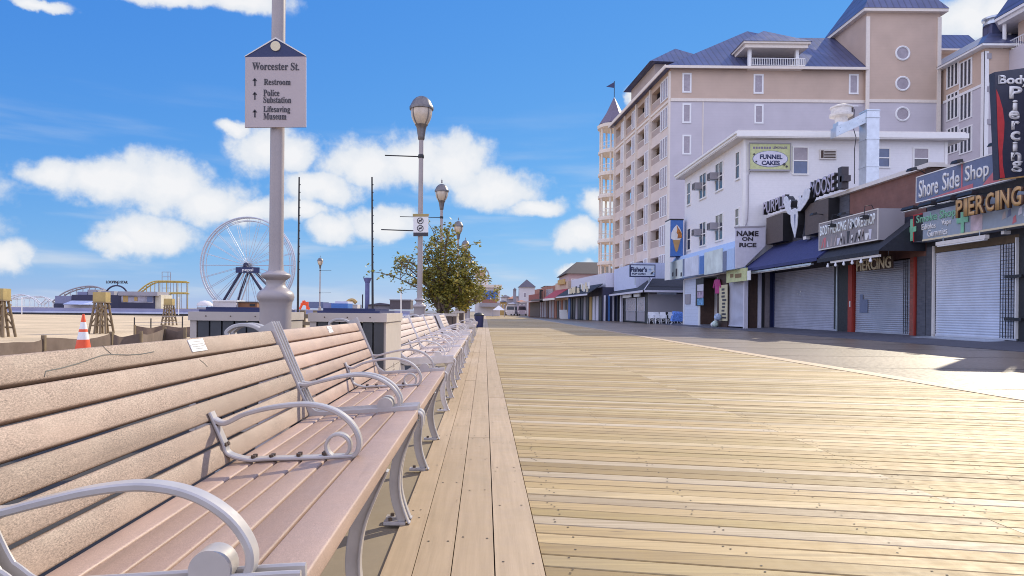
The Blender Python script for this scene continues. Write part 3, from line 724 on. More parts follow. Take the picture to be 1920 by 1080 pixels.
shrub('leafy_shrub', 'big olive green leafy shrub in the brown planter beside the second lamp post', -1.02, 16.6, .78,
      [(-1.30, .95, .1, .6), (-1.1, 1.30, -.2, .75), (-.9, 1.0, .1, .7), (-.75, 1.25, .3, .8), (-.6, .95, .0, .8), (-.5, 1.5, .0, .6), (-.25, 2.0, .1, .7), (-.35, 1.6, .3, .7), (.1, 2.05, .1, .6), (.05, 1.75, -.2, .85), (.25, 1.35, .2, 1.1), (.5, 1.15, -.1, 1.3), (.78, 1.40, .2, .9), (.75, .95, .0, 1.4), (.85, .6, .2, 1.4), (.5, .55, -.2, 1.4), (.2, .8, .1, 1.3), (-.1, .9, .2, .9), (.95, .35, .1, 1.2), (.3, 1.6, .3, .9)], 11, 31, .048)
shrub('leafy_shrub', 'lower yellow green shrub behind the big one, at its right edge', -.70, 22.2, .80,
      [(.4, .5, 0, 1), (.2, .9, 0, 1), (-.2, .8, .1, 1), (.5, .8, .2, 1), (-.5, .5, .1, 1)], 5, 30)
# dark blue bins at the far end of the bench row
t = thing('litter_bin', 'dark blue litter bin at the far end of the bench row', 'bin', (-.30, 36, 0))
b = MB(); b.lathe((-.30, 36, 0), [(.2, 0), (.22, .05), (.25, .58), (.26, .62)], navy, 20); b.build('body', t)
b = MB(); b.lathe((-.30, 36, 0), [(.27, .62), (.27, .66), (.2, .74), (.05, .78), (0, .78)], black, 20); b.build('lid', t)

# ------------------------------------------------------------------ shared building pieces
def strX(name, par, X, x0, yt, x1, yb, mat, d=.03, inset=0):   # flat box on a street front, from pixels
    p, q = atX(x0, yt, X), atX(x1, yb, X)
    b = MB(); b.box(X - d, X + inset, p.y, q.y, min(p.z, q.z), max(p.z, q.z), mat); return b.build(name, par)
def window_f(par, x0, x1, z0, z1, y, split=True, gm=(greyglass, blueglass), fr=.07, frm=None):   # facing the camera
    frm = frm or wtrim
    b = MB(); b.box(x0, x1, y - .05, y + .02, z1 - fr, z1, frm); b.box(x0, x1, y - .07, y + .02, z0, z0 + fr, frm)
    b.box(x0, x0 + fr, y - .05, y + .02, z0 + fr, z1 - fr, frm); b.box(x1 - fr, x1, y - .05, y + .02, z0 + fr, z1 - fr, frm)
    zm = (z0 + z1) / 2
    if split: b.box(x0 + fr, x1 - fr, y - .04, y + .02, zm - .03, zm + .03, frm)
    w = b.build('window', par)
    if split:
        b = MB(); b.box(x0 + fr, x1 - fr, y - .018, y + .015, zm + .03, z1 - fr, gm[0]); b.build('pane', w)
        b = MB(); b.box(x0 + fr, x1 - fr, y - .012, y + .015, z0 + fr, zm - .03, gm[1]); b.build('pane', w)
    else:
        b = MB(); b.box(x0 + fr, x1 - fr, y - .012, y + .015, z0 + fr, z1 - fr, gm[0]); b.build('pane', w)
    return w
def window_s(par, X, ya, yb, z0, z1, n=1, frm=None, gm=None, fr=.07):   # on a street front at x = X, facing -x
    frm = frm or wtrim; gm = gm or glass
    b = MB(); b.box(X - .05, X + .02, ya, yb, z1 - fr, z1, frm); b.box(X - .09, X + .02, ya - .03, yb + .03, z0 - .02, z0 + fr, frm)
    for k in range(n + 1):
        c = ya + (yb - ya) * k / n; b.box(X - .05, X + .02, max(ya, c - fr / 2 - (fr / 2 if k == n else 0)), min(yb, c + fr / 2 + (fr / 2 if k == 0 else 0)), z0 + fr, z1 - fr, frm)
    zm = (z0 + z1) / 2
    for k in range(n):
        a_, c_2 = ya + (yb - ya) * k / n + fr * .6, ya + (yb - ya) * (k + 1) / n - fr * .6
        b.box(X - .035, X + .02, a_, c_2, zm - .03, zm + .03, frm)
    w = b.build('window', par)
    b = MB(); b.box(X - .015, X + .015, ya + fr, yb - fr, z0 + fr, z1 - fr, gm); b.build('pane', w); return w
def shutter(par, X, ya, yb, z0, z1, mat, pitch=.08):
    b = MB(); n = int((z1 - z0) / pitch); vs = []; fs = []
    for i in range(n):
        for k in range(4):
            a = k / 4; z = z0 + (i + a) * (z1 - z0) / n; x = X - .013 * math.sin(math.pi * a) ** 1.0
            vs += [(x, ya, z), (x, yb, z)]
    vs += [(X, ya, z1), (X, yb, z1)]
    for i in range(len(vs) // 2 - 1): fs.append((2 * i, 2 * i + 1, 2 * i + 3, 2 * i + 2))
    b.add(vs, fs, mat, False); b.box(X - .03, X + .02, ya, yb, z0 - .035, z0 + .03, mat)
    o = b.build('roller_shutter', par); return o
def sign_light(x, y, z, label, dx=-.35):
    t = thing('sign_light', label, 'floodlight', (x, y, z), 'black sign lights on the shop fronts')
    b = MB(); b.tube([(x + .3, y, z - .1), (x + .05, y, z + .06), (x + dx, y, z + .10)], .018, black, 6); b.build('arm', t)
    b = MB(); b.hexa([(x + dx - .12, y - .16, z + .02), (x + dx + .10, y - .16, z + .05), (x + dx + .10, y + .16, z + .05), (x + dx - .12, y + .16, z + .02),
                      (x + dx - .08, y - .13, z + .12), (x + dx + .10, y - .13, z + .15), (x + dx + .10, y + .13, z + .15), (x + dx - .08, y + .13, z + .12)], black); h = b.build('lamp_head', t)
    return t

# ------------------------------------------------------------------ white boarding house with the funnel cakes sign
XW, YW, YWE, ZW = 14.15, 37.5, 48.6, 10.42
wb = thing('boarding_house', 'white three storey corner building with wide eaves, above the ice cream stand', 'building', (XW, YW, .126))
b = MB(); b.box(XW, 25.27, YW, YWE, 3.2, ZW, wside); b.box(XW + .9, 25.27, YW + .25, YWE, .126, 3.2, wside); b.build('wall', wb)
b = MB(); b.box(XW - .04, XW + .10, YW - .04, YW - .002, 3.3, ZW, wtrim); b.build('corner_board', wb); b = MB(); b.box(XW - .04, XW - .002, YW - .002, YW + .12, 3.3, ZW, wtrim); b.build('corner_board', wb); b = MB(); b.box(25.17, 25.31, YW - .04, YW - .002, .2, ZW, wtrim); b.build('corner_board', wb)
b = MB(); b.box(XW - .55, 26.1, YW - .5, YWE + .4, ZW, ZW + .06, offw); b.box(XW - .58, 26.14, YW - .53, YWE + .43, ZW + .062, ZW + .33, wtrim); b.box(XW - .5, 26.0, YW - .45, YWE + .35, ZW + .33, ZW + .42, offw)
b.box(XW - .66, XW - .58, YW - .53, YWE + .43, ZW + .2, ZW + .33, wtrim); b.build('roof', wb)
for (x0, x1, yt, yb, n) in ((1380, 1388, 284, 337, 1), (1342, 1356.5, 304, 358, 2), (1312, 1325, 325, 373, 2), (1289, 1295.5, 342, 385, 1),
                            (1379, 1387, 390, 425, 1), (1342, 1356.5, 401, 452, 2), (1312, 1324.5, 416, 462, 2), (1289, 1295.5, 428, 470, 1)):
    p, q = atX(x1, (yt + yb) / 2, XW), atX(x0, (yt + yb) / 2, XW); xm = (x0 + x1) / 2
    window_s(wb, XW, p.y, q.y, atX(xm, yb, XW).z, atX(xm, yt, XW).z, n)
for (x0, x1, yt, yb, g) in ((1485, 1516, 275, 328, (greyglass, blueglass)), (1641, 1669, 277, 315, (blueglass, blueglass)), (1711, 1742, 277, 318, (greyglass, glass))):
    p, q = atY(x0, yb, YW), atY(x1, yt, YW); window_f(wb, p.x, q.x, p.z, q.z, YW - .003, True, g)
t = thing('air_vent', 'square brown louvred vent in the white side wall', 'vent', atY(1551, 290, YW))
b = MB(); p, q = atY(1536, 299, YW), atY(1567, 281, YW); b.box(p.x, q.x, YW - .10, YW - .004, p.z, q.z, offw); b.build('frame', t)
b = MB()
for k in range(5):
    z = p.z + .07 + k * (q.z - p.z - .12) / 5; b.box(p.x + .22, q.x - .06, YW - .12, YW - .102, z, z + .045, brownwood)
b.box(p.x + .05, p.x + .18, YW - .12, YW - .102, p.z + .06, q.z - .06, brownwood); b.build('louvre', t)
for (x0, x1, yt, yb, lb) in ((1298, 1310, 339, 354, 'grey window air conditioner, upper row, far one'), (1326, 1339, 321, 336, 'grey window air conditioner, upper row, nearer one'),
                             (1297, 1309, 428, 441, 'grey window air conditioner, lower row, far one'), (1326, 1339, 416, 430, 'grey window air conditioner, lower row, nearer one')):
    X = XW - .25; p, q = atX(x1, yb, X), atX(x0, yt, X); t = thing('air_conditioner', lb, 'air conditioner', (XW, (p.y + q.y) / 2, p.z), 'window air conditioners on the white building')
    ya = p.y; b = MB(); b.box(XW - .5, XW - .005, ya, ya + .62, p.z, p.z + .42, greywall); b.build('casing', t)
    b = MB(); [b.box(XW - .515, XW - .502, ya + .04, ya + .58, p.z + .04 + k * .06, p.z + .07 + k * .06, black) for k in range(6)]; b.build('grille', t)
    b = MB(); b.box(XW - .45, XW - .005, ya + .1, ya + .14, p.z - .10, p.z - .004, steel); b.build('bracket', t)
# ground-floor shop front below it
b = MB(); p, q = atX(1313, 600, XW), atX(1281, 600, XW); yA, yB = p.y, YWE
b.box(XW, XW + .9, yA, yB, .03, 3.2, M('shop_pale_blue_siding', (.62, .68, .82), .6, var=.05, kind='lines', ax='z', pitch=.24, wl=.1, amt=.35)); b.box(XW - .05, XW - .002, yA, yA + .25, .03, 3.2, white); b.box(XW - .05, XW - .002, yB - .2, yB, .03, 3.2, white); b.build('siding_bay', wb)
b = MB(); p, q = atX(1294, 570, XW - .04), atX(1285, 552, XW - .04); b.box(XW - .08, XW - .003, p.y, q.y, p.z, q.z, greywall); b.build('notice_board', wb)
yD0, yD1 = atX(1346, 600, XW).y, yA
b = MB(); b.box(XW + 2.2, XW + 2.3, yD0, yD1, .126, 3.2, black); b.box(XW, XW + 2.2, yD1 - .05, yD1, .126, 3.2, brownwood); b.box(XW, XW + 2.2, yD0, yD0 + .05, .126, 3.2, black); b.box(XW, XW + 2.2, yD0, yD1, 3.12, 3.2, black); b.build('doorway', wb)
yC0, yC1 = atX(1395, 600, XW).y, atX(1365, 600, XW).y
shutter(wb, XW + .05, yC0, yC1, .16, 2.75, M('shutter_pale', (.50, .51, .60), .5, var=.06, scale=1.5), .06)
b = MB(); b.box(XW - .06, XW + .15, yC0 - .16, yC0, .03, 3.2, palelav); b.box(XW - .06, XW + .12, yC1, yD0, .03, 3.2, brownwood); b.box(XW - .01, XW + .12, yC0, yC1, 2.75, 3.2, offw); b.build('door_frame', wb)
def hung(name, label, cat, X, x0, yt, x1, yb, mat, d=.05): 
    t = thing(name, label, cat, atX((x0 + x1) / 2, (yt + yb) / 2, X)); strX('panel', t, X, x0, yt, x1, yb, mat, d); return t
t = hung('poster_board', 'black board with three square posters beside the dark doorway', 'poster board', XW - .06, 1306, 523, 1320, 573, black)
for k, (yt, yb, m_) in enumerate(((534, 545, palelav), (547, 558, M('poster_mauve', (.40, .30, .42), .5, var=.6, scale=5)), (560, 572, M('poster_blue', (.12, .30, .52), .5, var=.6, scale=5)))):
    strX('poster', t, XW - .115, 1307.5, yt, 1319, yb, m_, .008)
t = hung('menu_sign', 'tall narrow yellow sign with dark pictures beside the grey shutter', 'sign', XW - .10, 1350, 535, 1364, 602, M('sign_cream_yellow', (.62, .56, .36), .6, var=.05), .04)
rr = random.Random(4)
for k in range(9):
    yy = 541 + k * 6.6; x = 1352.5 + rr.uniform(0, 2); strX('picture', t, XW - .145, x, yy, x + rr.uniform(5, 8), yy + 3.6, inkm, .004)
t = hung('shop_sign', 'yellowed sign with dark squiggles hanging above the small grey shutter', 'sign', XW - .3, 1364, 508, 1402, 526, yellowgreen, .06)
for (x, w) in ((1369, 6), (1378, 12)): strX('lettering', t, XW - .365, x, 514, x + w, 520, M('sign_brown_ink', (.22, .14, .06), .6), .004)
t = hung('notice', 'small white notice at the end of the yellowed sign', 'notice', XW - .32, 1402.6, 508, 1408, 525, white, .05)
# goods by the doorway
def cloth(name, label, cat, X, x0, yt, x1, yb, mat, seed):
    p, q = atX(x1, yb, X), atX(x0, yt, X); rr = random.Random(seed); vs = []; n = 7; w = q.y - p.y
    t = thing(name, label, cat, (X, (p.y + q.y) / 2, p.z)); b = MB(); prof = [(0, .72), (.25, .70), (.66, .78), (.84, 1.0), (.93, .9), (1, .4)]
    rings = []
    for (h, k) in prof:
        rings.append([(X + .10 * k * math.sin(a) * (1 + .25 * math.sin(3 * a + h * 3)), (p.y + q.y) / 2 + w / 2 * k * math.cos(a), p.z + h * (q.z - p.z)) for a in [2 * math.pi * i / 14 for i in range(14)]])
    vs = [v for r_ in rings for v in r_]; fs = [(i * 14 + k, i * 14 + (k + 1) % 14, i * 14 + 14 + (k + 1) % 14, i * 14 + 14 + k) for i in range(5) for k in range(14)]
    b.add(vs, fs + [tuple(range(13, -1, -1)), tuple(70 + k for k in range(14))], mat, True)
    for s_ in (-1, 1): b.tube([(X, (p.y + q.y) / 2 + s_ * w * .42, q.z - .2 * (q.z - p.z)), (X, (p.y + q.y) / 2 + s_ * w * .62, p.z + .42 * (q.z - p.z))], .06, mat, 8)
    b.build('shirt_body', t); b = MB(); b.tube([(X, (p.y + q.y) / 2, q.z - .01), (X, (p.y + q.y) / 2, q.z + .10), (X + .1, (p.y + q.y) / 2, q.z + .16)], .008, steel, 5); b.build('hanger', t); return t
cloth('hanging_shirt', 'magenta shirt hanging at the doorway beside the tall yellow sign', 'shirt', XW - .15, 1339.5, 524, 1350, 550, pinkcl, 1)
cloth('hanging_shirt', 'red shirt hanging low inside the dark doorway', 'shirt', XW + 1.0, 1334, 562, 1340, 586, redcl, 2)
cloth('hanging_shirt', 'deep blue shirt hanging inside the dark doorway', 'shirt', XW + 1.6, 1331, 538, 1343, 560, M('deep_blue_cloth', (.03, .03, .35), .8), 3)
for (x, y, r_, m_, lb) in ((1341, 604, .2, M('toy_green_white', (.55, .66, .60), .5, var=.35, scale=6), 'pale green inflatable toy ball on the ground by the doorway'), (1346, 594, .22, M('toy_pale_blue', (.35, .45, .62), .5, var=.5, scale=7), 'blue and white inflatable toy leaning on another by doorway'), (1337, 603, .15, plastic, 'white inflatable toy ball at left of the toys by doorway')):
    p = atX(x, y, XW - .35); z = p.z; t = thing('toy_ball', lb, 'inflatable toy', (p.x, p.y, .05), 'inflatable toys by the doorway')
    z0 = .03 if y > 595 else .42
    b = MB(); b.lathe((p.x, p.y, z0), [(r_ * math.sin(q), r_ - r_ * math.cos(q)) for q in [math.pi * k / 10 for k in range(11)]], m_, 16); b.build('ball', t)
    b = MB(); b.lathe((p.x, p.y, z0 + 2 * r_ - .01), [(.03, 0), (.025, .04), (.0, .045)], plastic, 8); b.build('valve', t)
# fascia, ice cream sign, name on rice sign, funnel cakes sign
XF = 13.5
t = thing('fascia_sign', 'light blue fascia with three faded picture panels, under the white building windows', 'fascia', (XF, 43, 3.3))
b = MB(); b.box(XF, XW - .003, YW - .45, 49.7, 3.28, 4.42, ltblue); b.hexa([(XF, YW - .45, 4.422), (XW - .003, YW - .45, 4.422), (XW - .003, 49.7, 4.422), (XF, 49.7, 4.422), (XF + .25, YW - .45, 4.86), (XW - .003, YW - .45, 4.86), (XW - .003, 49.7, 4.86), (XF + .25, 49.7, 4.86)], ltblue); b.build('band', t)
for (x0, yt, x1, yb, m_) in ((1256, 492, 1280, 521, M('faded_picture_white', (.66, .74, .72), .6, var=.10, scale=1.5)), (1284.5, 485, 1310, 515, M('faded_picture_lilac', (.62, .66, .76), .6, var=.12, scale=1.2)), (1321.5, 474, 1355, 510, M('faded_picture_green', (.60, .68, .66), .6, var=.22, scale=1.0))):
    strX('picture_panel', t, XF - .004, x0, yt, x1, yb, m_, .03)
strX('divider', t, XF - .004, 1312, 481, 1320, 513, midblue, .02); strX('divider', t, XF - .004, 1281, 486, 1284, 517, slateblue, .02); strX('divider', t, XF - .004, 1356, 472, 1362, 508, slateblue, .02)
for (x, h) in ((1260, 6), (1267, 13), (1276, 6)): strX('figure', t, XF - .036, x, 517 - h, x + 2.6, 518, inkm, .004)
t = thing('ice_cream_sign', 'tall blue box sign with a soft ice cream cone, white side', 'sign', (13.4, 48.4, 4.9))
p, q = atY(1256.5, 480, 48.0), atY(1281, 413, 48.0)
b = MB(); b.box(p.x, q.x, 48.0, 49.3, 4.87, q.z, midblue); b.build('panel', t)
b = MB(); b.box(p.x - .03, p.x - .002, 48.0, 49.3, 3.2, q.z, white); b.box(p.x - .03, q.x + .03, 47.98, 49.32, q.z + .002, q.z + .10, black); b.build('side', t)
def fpoly(par, name, pts, Y, mat, d=.02): b = MB(); b.prism([atY(x, y, Y) for x, y in pts], (0, -d, 0), mat); return b.build(name, par)
fpoly(t, 'cone', [(1261, 449), (1276, 449), (1270.5, 470), (1268, 473), (1266, 470)], 47.995, gold)
fpoly(t, 'ice_cream', [(1258, 447), (1259, 436), (1263, 428), (1269, 421), (1274, 427), (1278, 436), (1279, 446), (1274, 450), (1262, 450)], 47.99, white, .025)
fpoly(t, 'topping', [(1269, 422), (1272, 428), (1275, 432), (1278, 438), (1278.5, 446), (1274, 446), (1270, 447), (1271, 440), (1268.5, 436), (1270, 430)], 47.96, M('topping_orange', (.45, .16, .03), .5, var=.7, scale=14), .02)
t = thing('rice_sign', 'white sign panel reading NAME ON RICE at the building corner', 'sign', atY(1405, 460, 37.0))
fpoly(t, 'panel', [(1378, 427), (1434, 425), (1434, 461), (1394, 501), (1378, 504)], 37.02, palelav, .08); fpoly(t, 'frame', [(1376.5, 425), (1435, 423), (1435, 426), (1376.5, 428)], 36.94, greywall, .02)
for (s, x0, yt, x1, yb) in (('NAME', 1381, 432.5, 1422, 442.5), ('ON', 1391, 444, 1411.5, 451.5), ('RICE', 1386, 455, 1418, 463)): frtext(s, t, x0, yt, x1, yb, 36.935, inkm, .03, .02)
t = thing('funnel_cakes_sign', 'yellow green framed sign reading FUNNEL CAKES on the white side wall', 'sign', atY(1443, 294, 37.3))
fpoly(t, 'panel', [(1405, 269), (1482, 270), (1482, 320), (1405, 319)], 37.46, yellowgreen, .12)
b = MB(); Yf = 37.33
for (a, c) in (((1404, 268), (1483, 270)), ((1404, 318), (1483, 321))): p, q = atY(a[0], a[1], Yf), atY(c[0], c[1], Yf); b.box(p.x, q.x, Yf - .03, Yf, min(p.z, q.z), max(p.z, q.z) + .02, greywall)
for x in (1404, 1481): p, q = atY(x, 319, Yf), atY(x + 2, 270, Yf); b.box(p.x, q.x, Yf - .03, Yf, p.z + .02, q.z, greywall)
b.build('frame', t)
el_ = [(1444 + 32 * math.cos(a), 298 + 14.5 * math.sin(a)) for a in [2 * math.pi * k / 36 for k in range(36)]]
fpoly(t, 'oval', el_, 37.335, palelav, .02)
fpoly(t, 'oval_rim', [(1444 + 33.2 * math.cos(a), 298 + 15.4 * math.sin(a)) for a in [2 * math.pi * k / 36 for k in range(36)]], 37.338, slateblue, .008)
frtext('LEMONADE', t, 1449, 274.5, 1476, 279, 37.34, M('faded_ink', (.22, .18, .28), .6), .02, .01)
for k_ in range(7): fpoly(t, 'faded_mark', [(1412 + k_ * 5, 275), (1415.6 + k_ * 5, 275), (1415.6 + k_ * 5, 279), (1412 + k_ * 5, 279)], 37.338, MATS['faded_ink'], .006)
frtext('FUNNEL', t, 1425, 289.5, 1467, 298, 37.31, navy, .03, .01); frtext('CAKES', t, 1428, 301, 1462, 309.5, 37.31, navy, .03, .01)
for (x, y, r_) in ((1418, 303, .05), (1414, 289, .05), (1470.5, 308, .07), (1475, 312, .055)):
    p = atY(x, y, 37.31); b = MB(); b.disc((p.x, 37.31, p.z), (0, -1, 0), r_, .01, inkm, 12); b.build('dot', t)
t = thing('cable', 'thin dark cable running down the white corner below the funnel cakes sign', 'cable', atY(1404, 320, 37.44))
b = MB(); b.tube([atY(x, y, 37.44) for x, y in ((1407, 318), (1403, 330), (1403, 380), (1402, 405), (1400, 418), (1397, 425))], .025, greywall, 5); b.build('cord', t)
# rooftop exhaust
t = thing('exhaust_duct', 'galvanised square exhaust duct rising in front of the white wall', 'duct', (19.6, 35, 6))
p, q = atY(1618, 345, 35), atY(1643, 208, 35)
b = MB(); b.box(p.x, q.x, 34.7, 35.4, 6.0, q.z, steel); b.build('riser', t)
b = MB()
for z in (7.0, 8.4, 9.8, 10.9, 11.25): b.box(p.x - .03, q.x + .03, 34.67, 35.43, z, z + .04, steel)
b.build('flange', t)
b = MB(); a1, a2 = atY(1612, 218, 35.1), atY(1572, 243, 35.1); d0 = Vector((0, 0, .42))
b.hexa([Vector((p.x - .002, 34.8, a1.z - .42)), Vector((p.x - .002, 35.35, a1.z - .42)), Vector((a2.x, 35.9, a2.z - .3)), Vector((a2.x, 35.3, a2.z - .3)), Vector((p.x - .002, 34.8, a1.z + .12)), Vector((p.x - .002, 35.35, a1.z + .12)), Vector((a2.x, 35.9, a2.z + .22)), Vector((a2.x, 35.3, a2.z + .22))], steel); b.build('branch', t)
t = thing('roof_fan', 'cream rooftop exhaust fan with a rounded hood on the white building', 'roof fan', atY(1577, 240, 38.2))
c = atY(1577, 214, 38.2)
b = MB(); b.lathe((c.x, 38.2, c.z), [(.30, -.55), (.34, -.2), (.60, -.14), (.62, -.02), (.52, .03), (.52, .30), (.58, .32), (.58, .40), (.30, .50), (0, .52)], M('fan_cream', (.68, .64, .60), .5), 24); b.build('hood', t)
b = MB(); b.box(c.x + .55, c.x + 1.05, 37.9, 38.5, c.z - .3, c.z + .35, greywall); b.build('motor_box', t)
b = MB(); b.box(c.x - .3, c.x + .3, 37.9, 38.5, ZW + .42, c.z - .5, steel); b.build('curb', t)
t = thing('cable', 'thin dark cable hanging from the exhaust fan down the white wall', 'cable', atY(1602, 240, 37.2))
b = MB(); b.tube([atY(x, y, 36.8) for x, y in ((1602, 205), (1600, 240), (1605, 258), (1602, 280), (1602, 345))], .022, inkm, 5); b.build('cord', t)

# ------------------------------------------------------------------ saloon with moose sign, navy awning
XS = 15.75
sb = thing('saloon_building', 'dark saloon front with navy awning and two big brown boxes, beside the white building', 'building', (XS, 33, .126))
YA, YB = 29.56, 37.40
b = MB(); b.box(XS, 23, YA, YB, 3.1, 6.10, M('saloon_dark_wall', (.05, .048, .065), .7, var=.15)); b.box(XS - .01, XS - .001, YA, 31.2, 3.3, 6.1, dkbrick); b.build('wall', sb)
b = MB(); b.box(XS + .45, 23, YA, YB, .126, 3.1, black); b.box(XS, XS + .44, YA + .01, YA + 1.25, .126, 3.1, black); b.build('back_wall', sb)
b = MB(); b.box(XS - .18, XS + .4, YA, YB, 6.103, 6.24, offw); b.build('coping', sb)
for (x0, x1, yt0, yb0) in ((1437, 1468, 398, 452), (1510, 1553, 370, 433)):
    XB = 15.25; p, q = atX(x1, yb0, XB), atX(x0, yb0, XB); b = MB(); b.box(XB, XS - .002, p.y, q.y, 4.62, 6.06, black); b.box(XB - .012, XB - .001, p.y, q.y, 4.62, 6.06, brownpanel); b.build('front_box', sb)
ya, yb_ = atX(1569, 560, XS).y, atX(1452, 560, XS).y
shutter(sb, XS + .02, ya, yb_, .17, 3.08, M('shutter_blue_grey', (.40, .41, .49), .5, metal=.1, var=.12, scale=1.2), .078)
b = MB(); b.box(XS - .05, XS + .05, ya - .10, ya - .01, .126, 3.1, steel); b.box(XS - .05, XS + .05, yb_ + .01, yb_ + .10, .126, 3.1, navy); b.build('shutter_rail', sb)
b = MB(); p = atX(1512, 550, XS)
for (dx_, dy_) in ((0, 0), (5, -3.5), (4, 3)):
    c = atX(1496.5 + dx_, 550.5 + dy_, XS); b.box(XS - .013, XS - .006, c.y - .03, c.y + .03, c.z - .03, c.z + .03, white)
b.build('sticker', sb)
# awning: sloping cloth with thickness
def awning(par, ya, yb, Xf, zf, Xb, zb, mat, val=.12):
    b = MB(); b.hexa([(Xf, ya, zf), (Xb, ya, zb), (Xb, yb, zb), (Xf, yb, zf), (Xf, ya, zf + .03), (Xb, ya, zb + .03), (Xb, yb, zb + .03), (Xf, yb, zf + .03)], mat)
    b.box(Xf - .012, Xf - .001, ya, yb, zf - val, zf + .03, mat)
    for y in (ya, yb): b.prism([(Xf, y, zf - .002), (Xb, y, zf - .002), (Xb, y, zb - .002)], (0, .015 if y == ya else -.015, 0), mat)
    return b.build('awning', par)
awning(sb, 29.0, 37.3, 14.08, 3.26, XS - .004, 4.55, awnblue)
t = thing('tube_light', 'long white tube light along the navy awning edge', 'tube light', (14.2, 33, 3.1))
b = MB(); b.box(14.12, 14.24, 29.6, 37.2, 3.02, 3.10, steel); b.build('housing', t)
b = MB(); [b.tube([(14.18, y, 2.995), (14.18, y + 1.7, 2.995)], .022, white, 8) for y in (29.8, 31.6, 33.4, 35.3)]; b.build('tube', t)
b = MB(); [b.box(14.17, 14.19, y, y + .02, 3.102, 3.25, steel) for y in (30.5, 33.3, 36)]; b.build('hanger', t)
# the return wall between the two fronts, facing the camera
b = MB()
yR = YB + .02
for (x0, x1, m_, d) in ((1402, 1418, brownwood, .10), (1419, 1425.5, palelav, .14), (1426, 1432, black, .06), (1432.5, 1441, M('post_greybrown', (.22, .19, .20), .7), .12), (1441.5, 1450.5, navy, .08)):
    p, q = atY(x0, 600, yR), atY(x1, 600, yR); b.box(p.x, q.x, yR - d, yR + .02, .05, 3.15, m_)
b.build('entry_panel', sb)
# moose emblem
t = thing('moose_emblem', 'white moose skull emblem with antlers between the brown boxes', 'sign', atX(1490, 410, 15.1), None)
def xpoly(par, name, pts, X, mat, d=.02, back=None):
    b = MB(); b.prism([atX(x, y, X) for x, y in pts], (d, 0, 0), mat)
    if back: b.prism([atX(x, y, X) + Vector((d + .002, 0, 0)) for x, y in pts], (.32, 0, 0), back)
    return b.build(name, par)
xpoly(t, 'skull', [(1482, 400), (1485, 392.5), (1490, 390), (1494.5, 393), (1495.5, 405), (1494.5, 422), (1490, 446), (1485.5, 430), (1482.5, 418)], 15.0, M('moose_white', (.66, .68, .74), .5, var=.12, scale=9), .03, black)
xpoly(t, 'antler', [(1481.5, 403), (1477, 401), (1473, 393), (1468.5, 380), (1469, 370), (1474, 367.5), (1477, 372), (1478, 380), (1480.5, 374), (1482.5, 377), (1481, 388), (1484, 396)], 15.02, MATS['moose_white'], .03, black)
xpoly(t, 'antler', [(1494.5, 396), (1496, 386), (1499.5, 379), (1496, 368), (1500, 366.5), (1503, 374), (1506.5, 360), (1510, 354), (1516, 353), (1518.5, 358), (1516, 372), (1509, 384), (1500, 396)], 15.02, MATS['moose_white'], .03, black)
xpoly(t, 'face_line', [(1488.5, 402), (1491.5, 402), (1490.5, 436)], 14.995, slateblue, .004)
t = thing('saloon_letters', 'tall black 3D letters reading PURPLE MOOSE on the saloon roof edge', 'letters', (15.3, 33, 6.2))
def xtext(body, par, X, x0, x1, zb, zt, mat, bold=0, depth=.02, side=None, name='lettering'):
    p, q = atX(x0, 500, X), atX(x1, 500, X); return text(body, par, (X, p.y, zb), UY, UZ, p.y - q.y, zt - zb, mat, depth, bold, name, True, side)
pm = M('letter_face_lilac', (.42, .40, .50), .5)
xtext('PURPLE', t, 15.35, 1437, 1479, 6.26, 6.92, pm, .02, .22, black); xtext('MOOSE', t, 15.35, 1526, 1572, 6.26, 7.05, pm, .02, .22, black)
b = MB(); p = atX(1580, 345, 15.3); b.box(15.2, 15.5, p.y - .28, p.y + .05, 6.55, 6.80, inkm); b.box(15.2, 15.5, p.y - .1, p.y + .22, 6.26, 7.2, inkm); b.build('ornament', t)
for x in (1546, 1601):
    p = atX(x, 405, 15.3); sign_light(15.3, p.y, p.z, 'black sign light over the left end of the body piercing box sign' if x == 1546 else 'black sign light over the middle of the body piercing box sign', -.5)
p = atX(1512, 440, 15.6); t = thing('floodlight', 'small white floodlight under the brown box, above the navy awning', 'floodlight', p)
b = MB(); b.box(15.3, 15.5, p.y - .6, p.y - .3, 4.45, 4.60, white); b.build('lamp_head', t); b = MB(); b.box(15.5, 15.74, p.y - .47, p.y - .43, 4.5, 4.54, steel); b.build('bracket', t)

# ------------------------------------------------------------------ piercing shop
ps = thing('piercing_shop', 'narrow shop with brown siding above, black awning and red painted posts', 'shop', (XS, 27, .126))
YA, YB = 24.42, 29.54
b = MB(); b.box(XS - .004, 23, YA, YB, 3.0, 6.10, brownside); b.box(XS + .4, 23, YA, YB, .126, 3.0, black); b.build('wall', ps)
b = MB(); b.box(XS - .18, XS + .4, YA - .4, YB, 6.103, 6.26, offw); b.box(XS + .4, XS + 1.0, YA - .35, YA + .1, 6.05, 6.2, offw); b.build('coping', ps)
b = MB(); b.box(XS - .06, XS + 1.3, YA - .35, YA - .02, 5.7, 6.1, brownwood); b.build('fascia_end', ps)
ya, yb_ = atX(1705, 560, XS).y, atX(1604, 560, XS).y
so_ = shutter(ps, XS + .02, ya, yb_, .17, 2.95, shut, .078)
b = MB(); b.box(XS - .016, XS - .0135, yb_ - .95, yb_ - .35, .95, 1.5, slateblue); b.box(XS - .016, XS - .0135, yb_ - .6, yb_ - .38, 1.5, 1.72, slateblue); b.build('shutter_patch', ps)
b = MB(); b.box(XS - .07, XS + .08, 29.08, 29.5, .126, 3.0, redpaint); b.box(XS - .10, XS - .071, 29.12, 29.2, .126, 3.0, redpaint); b.build('red_post', ps)
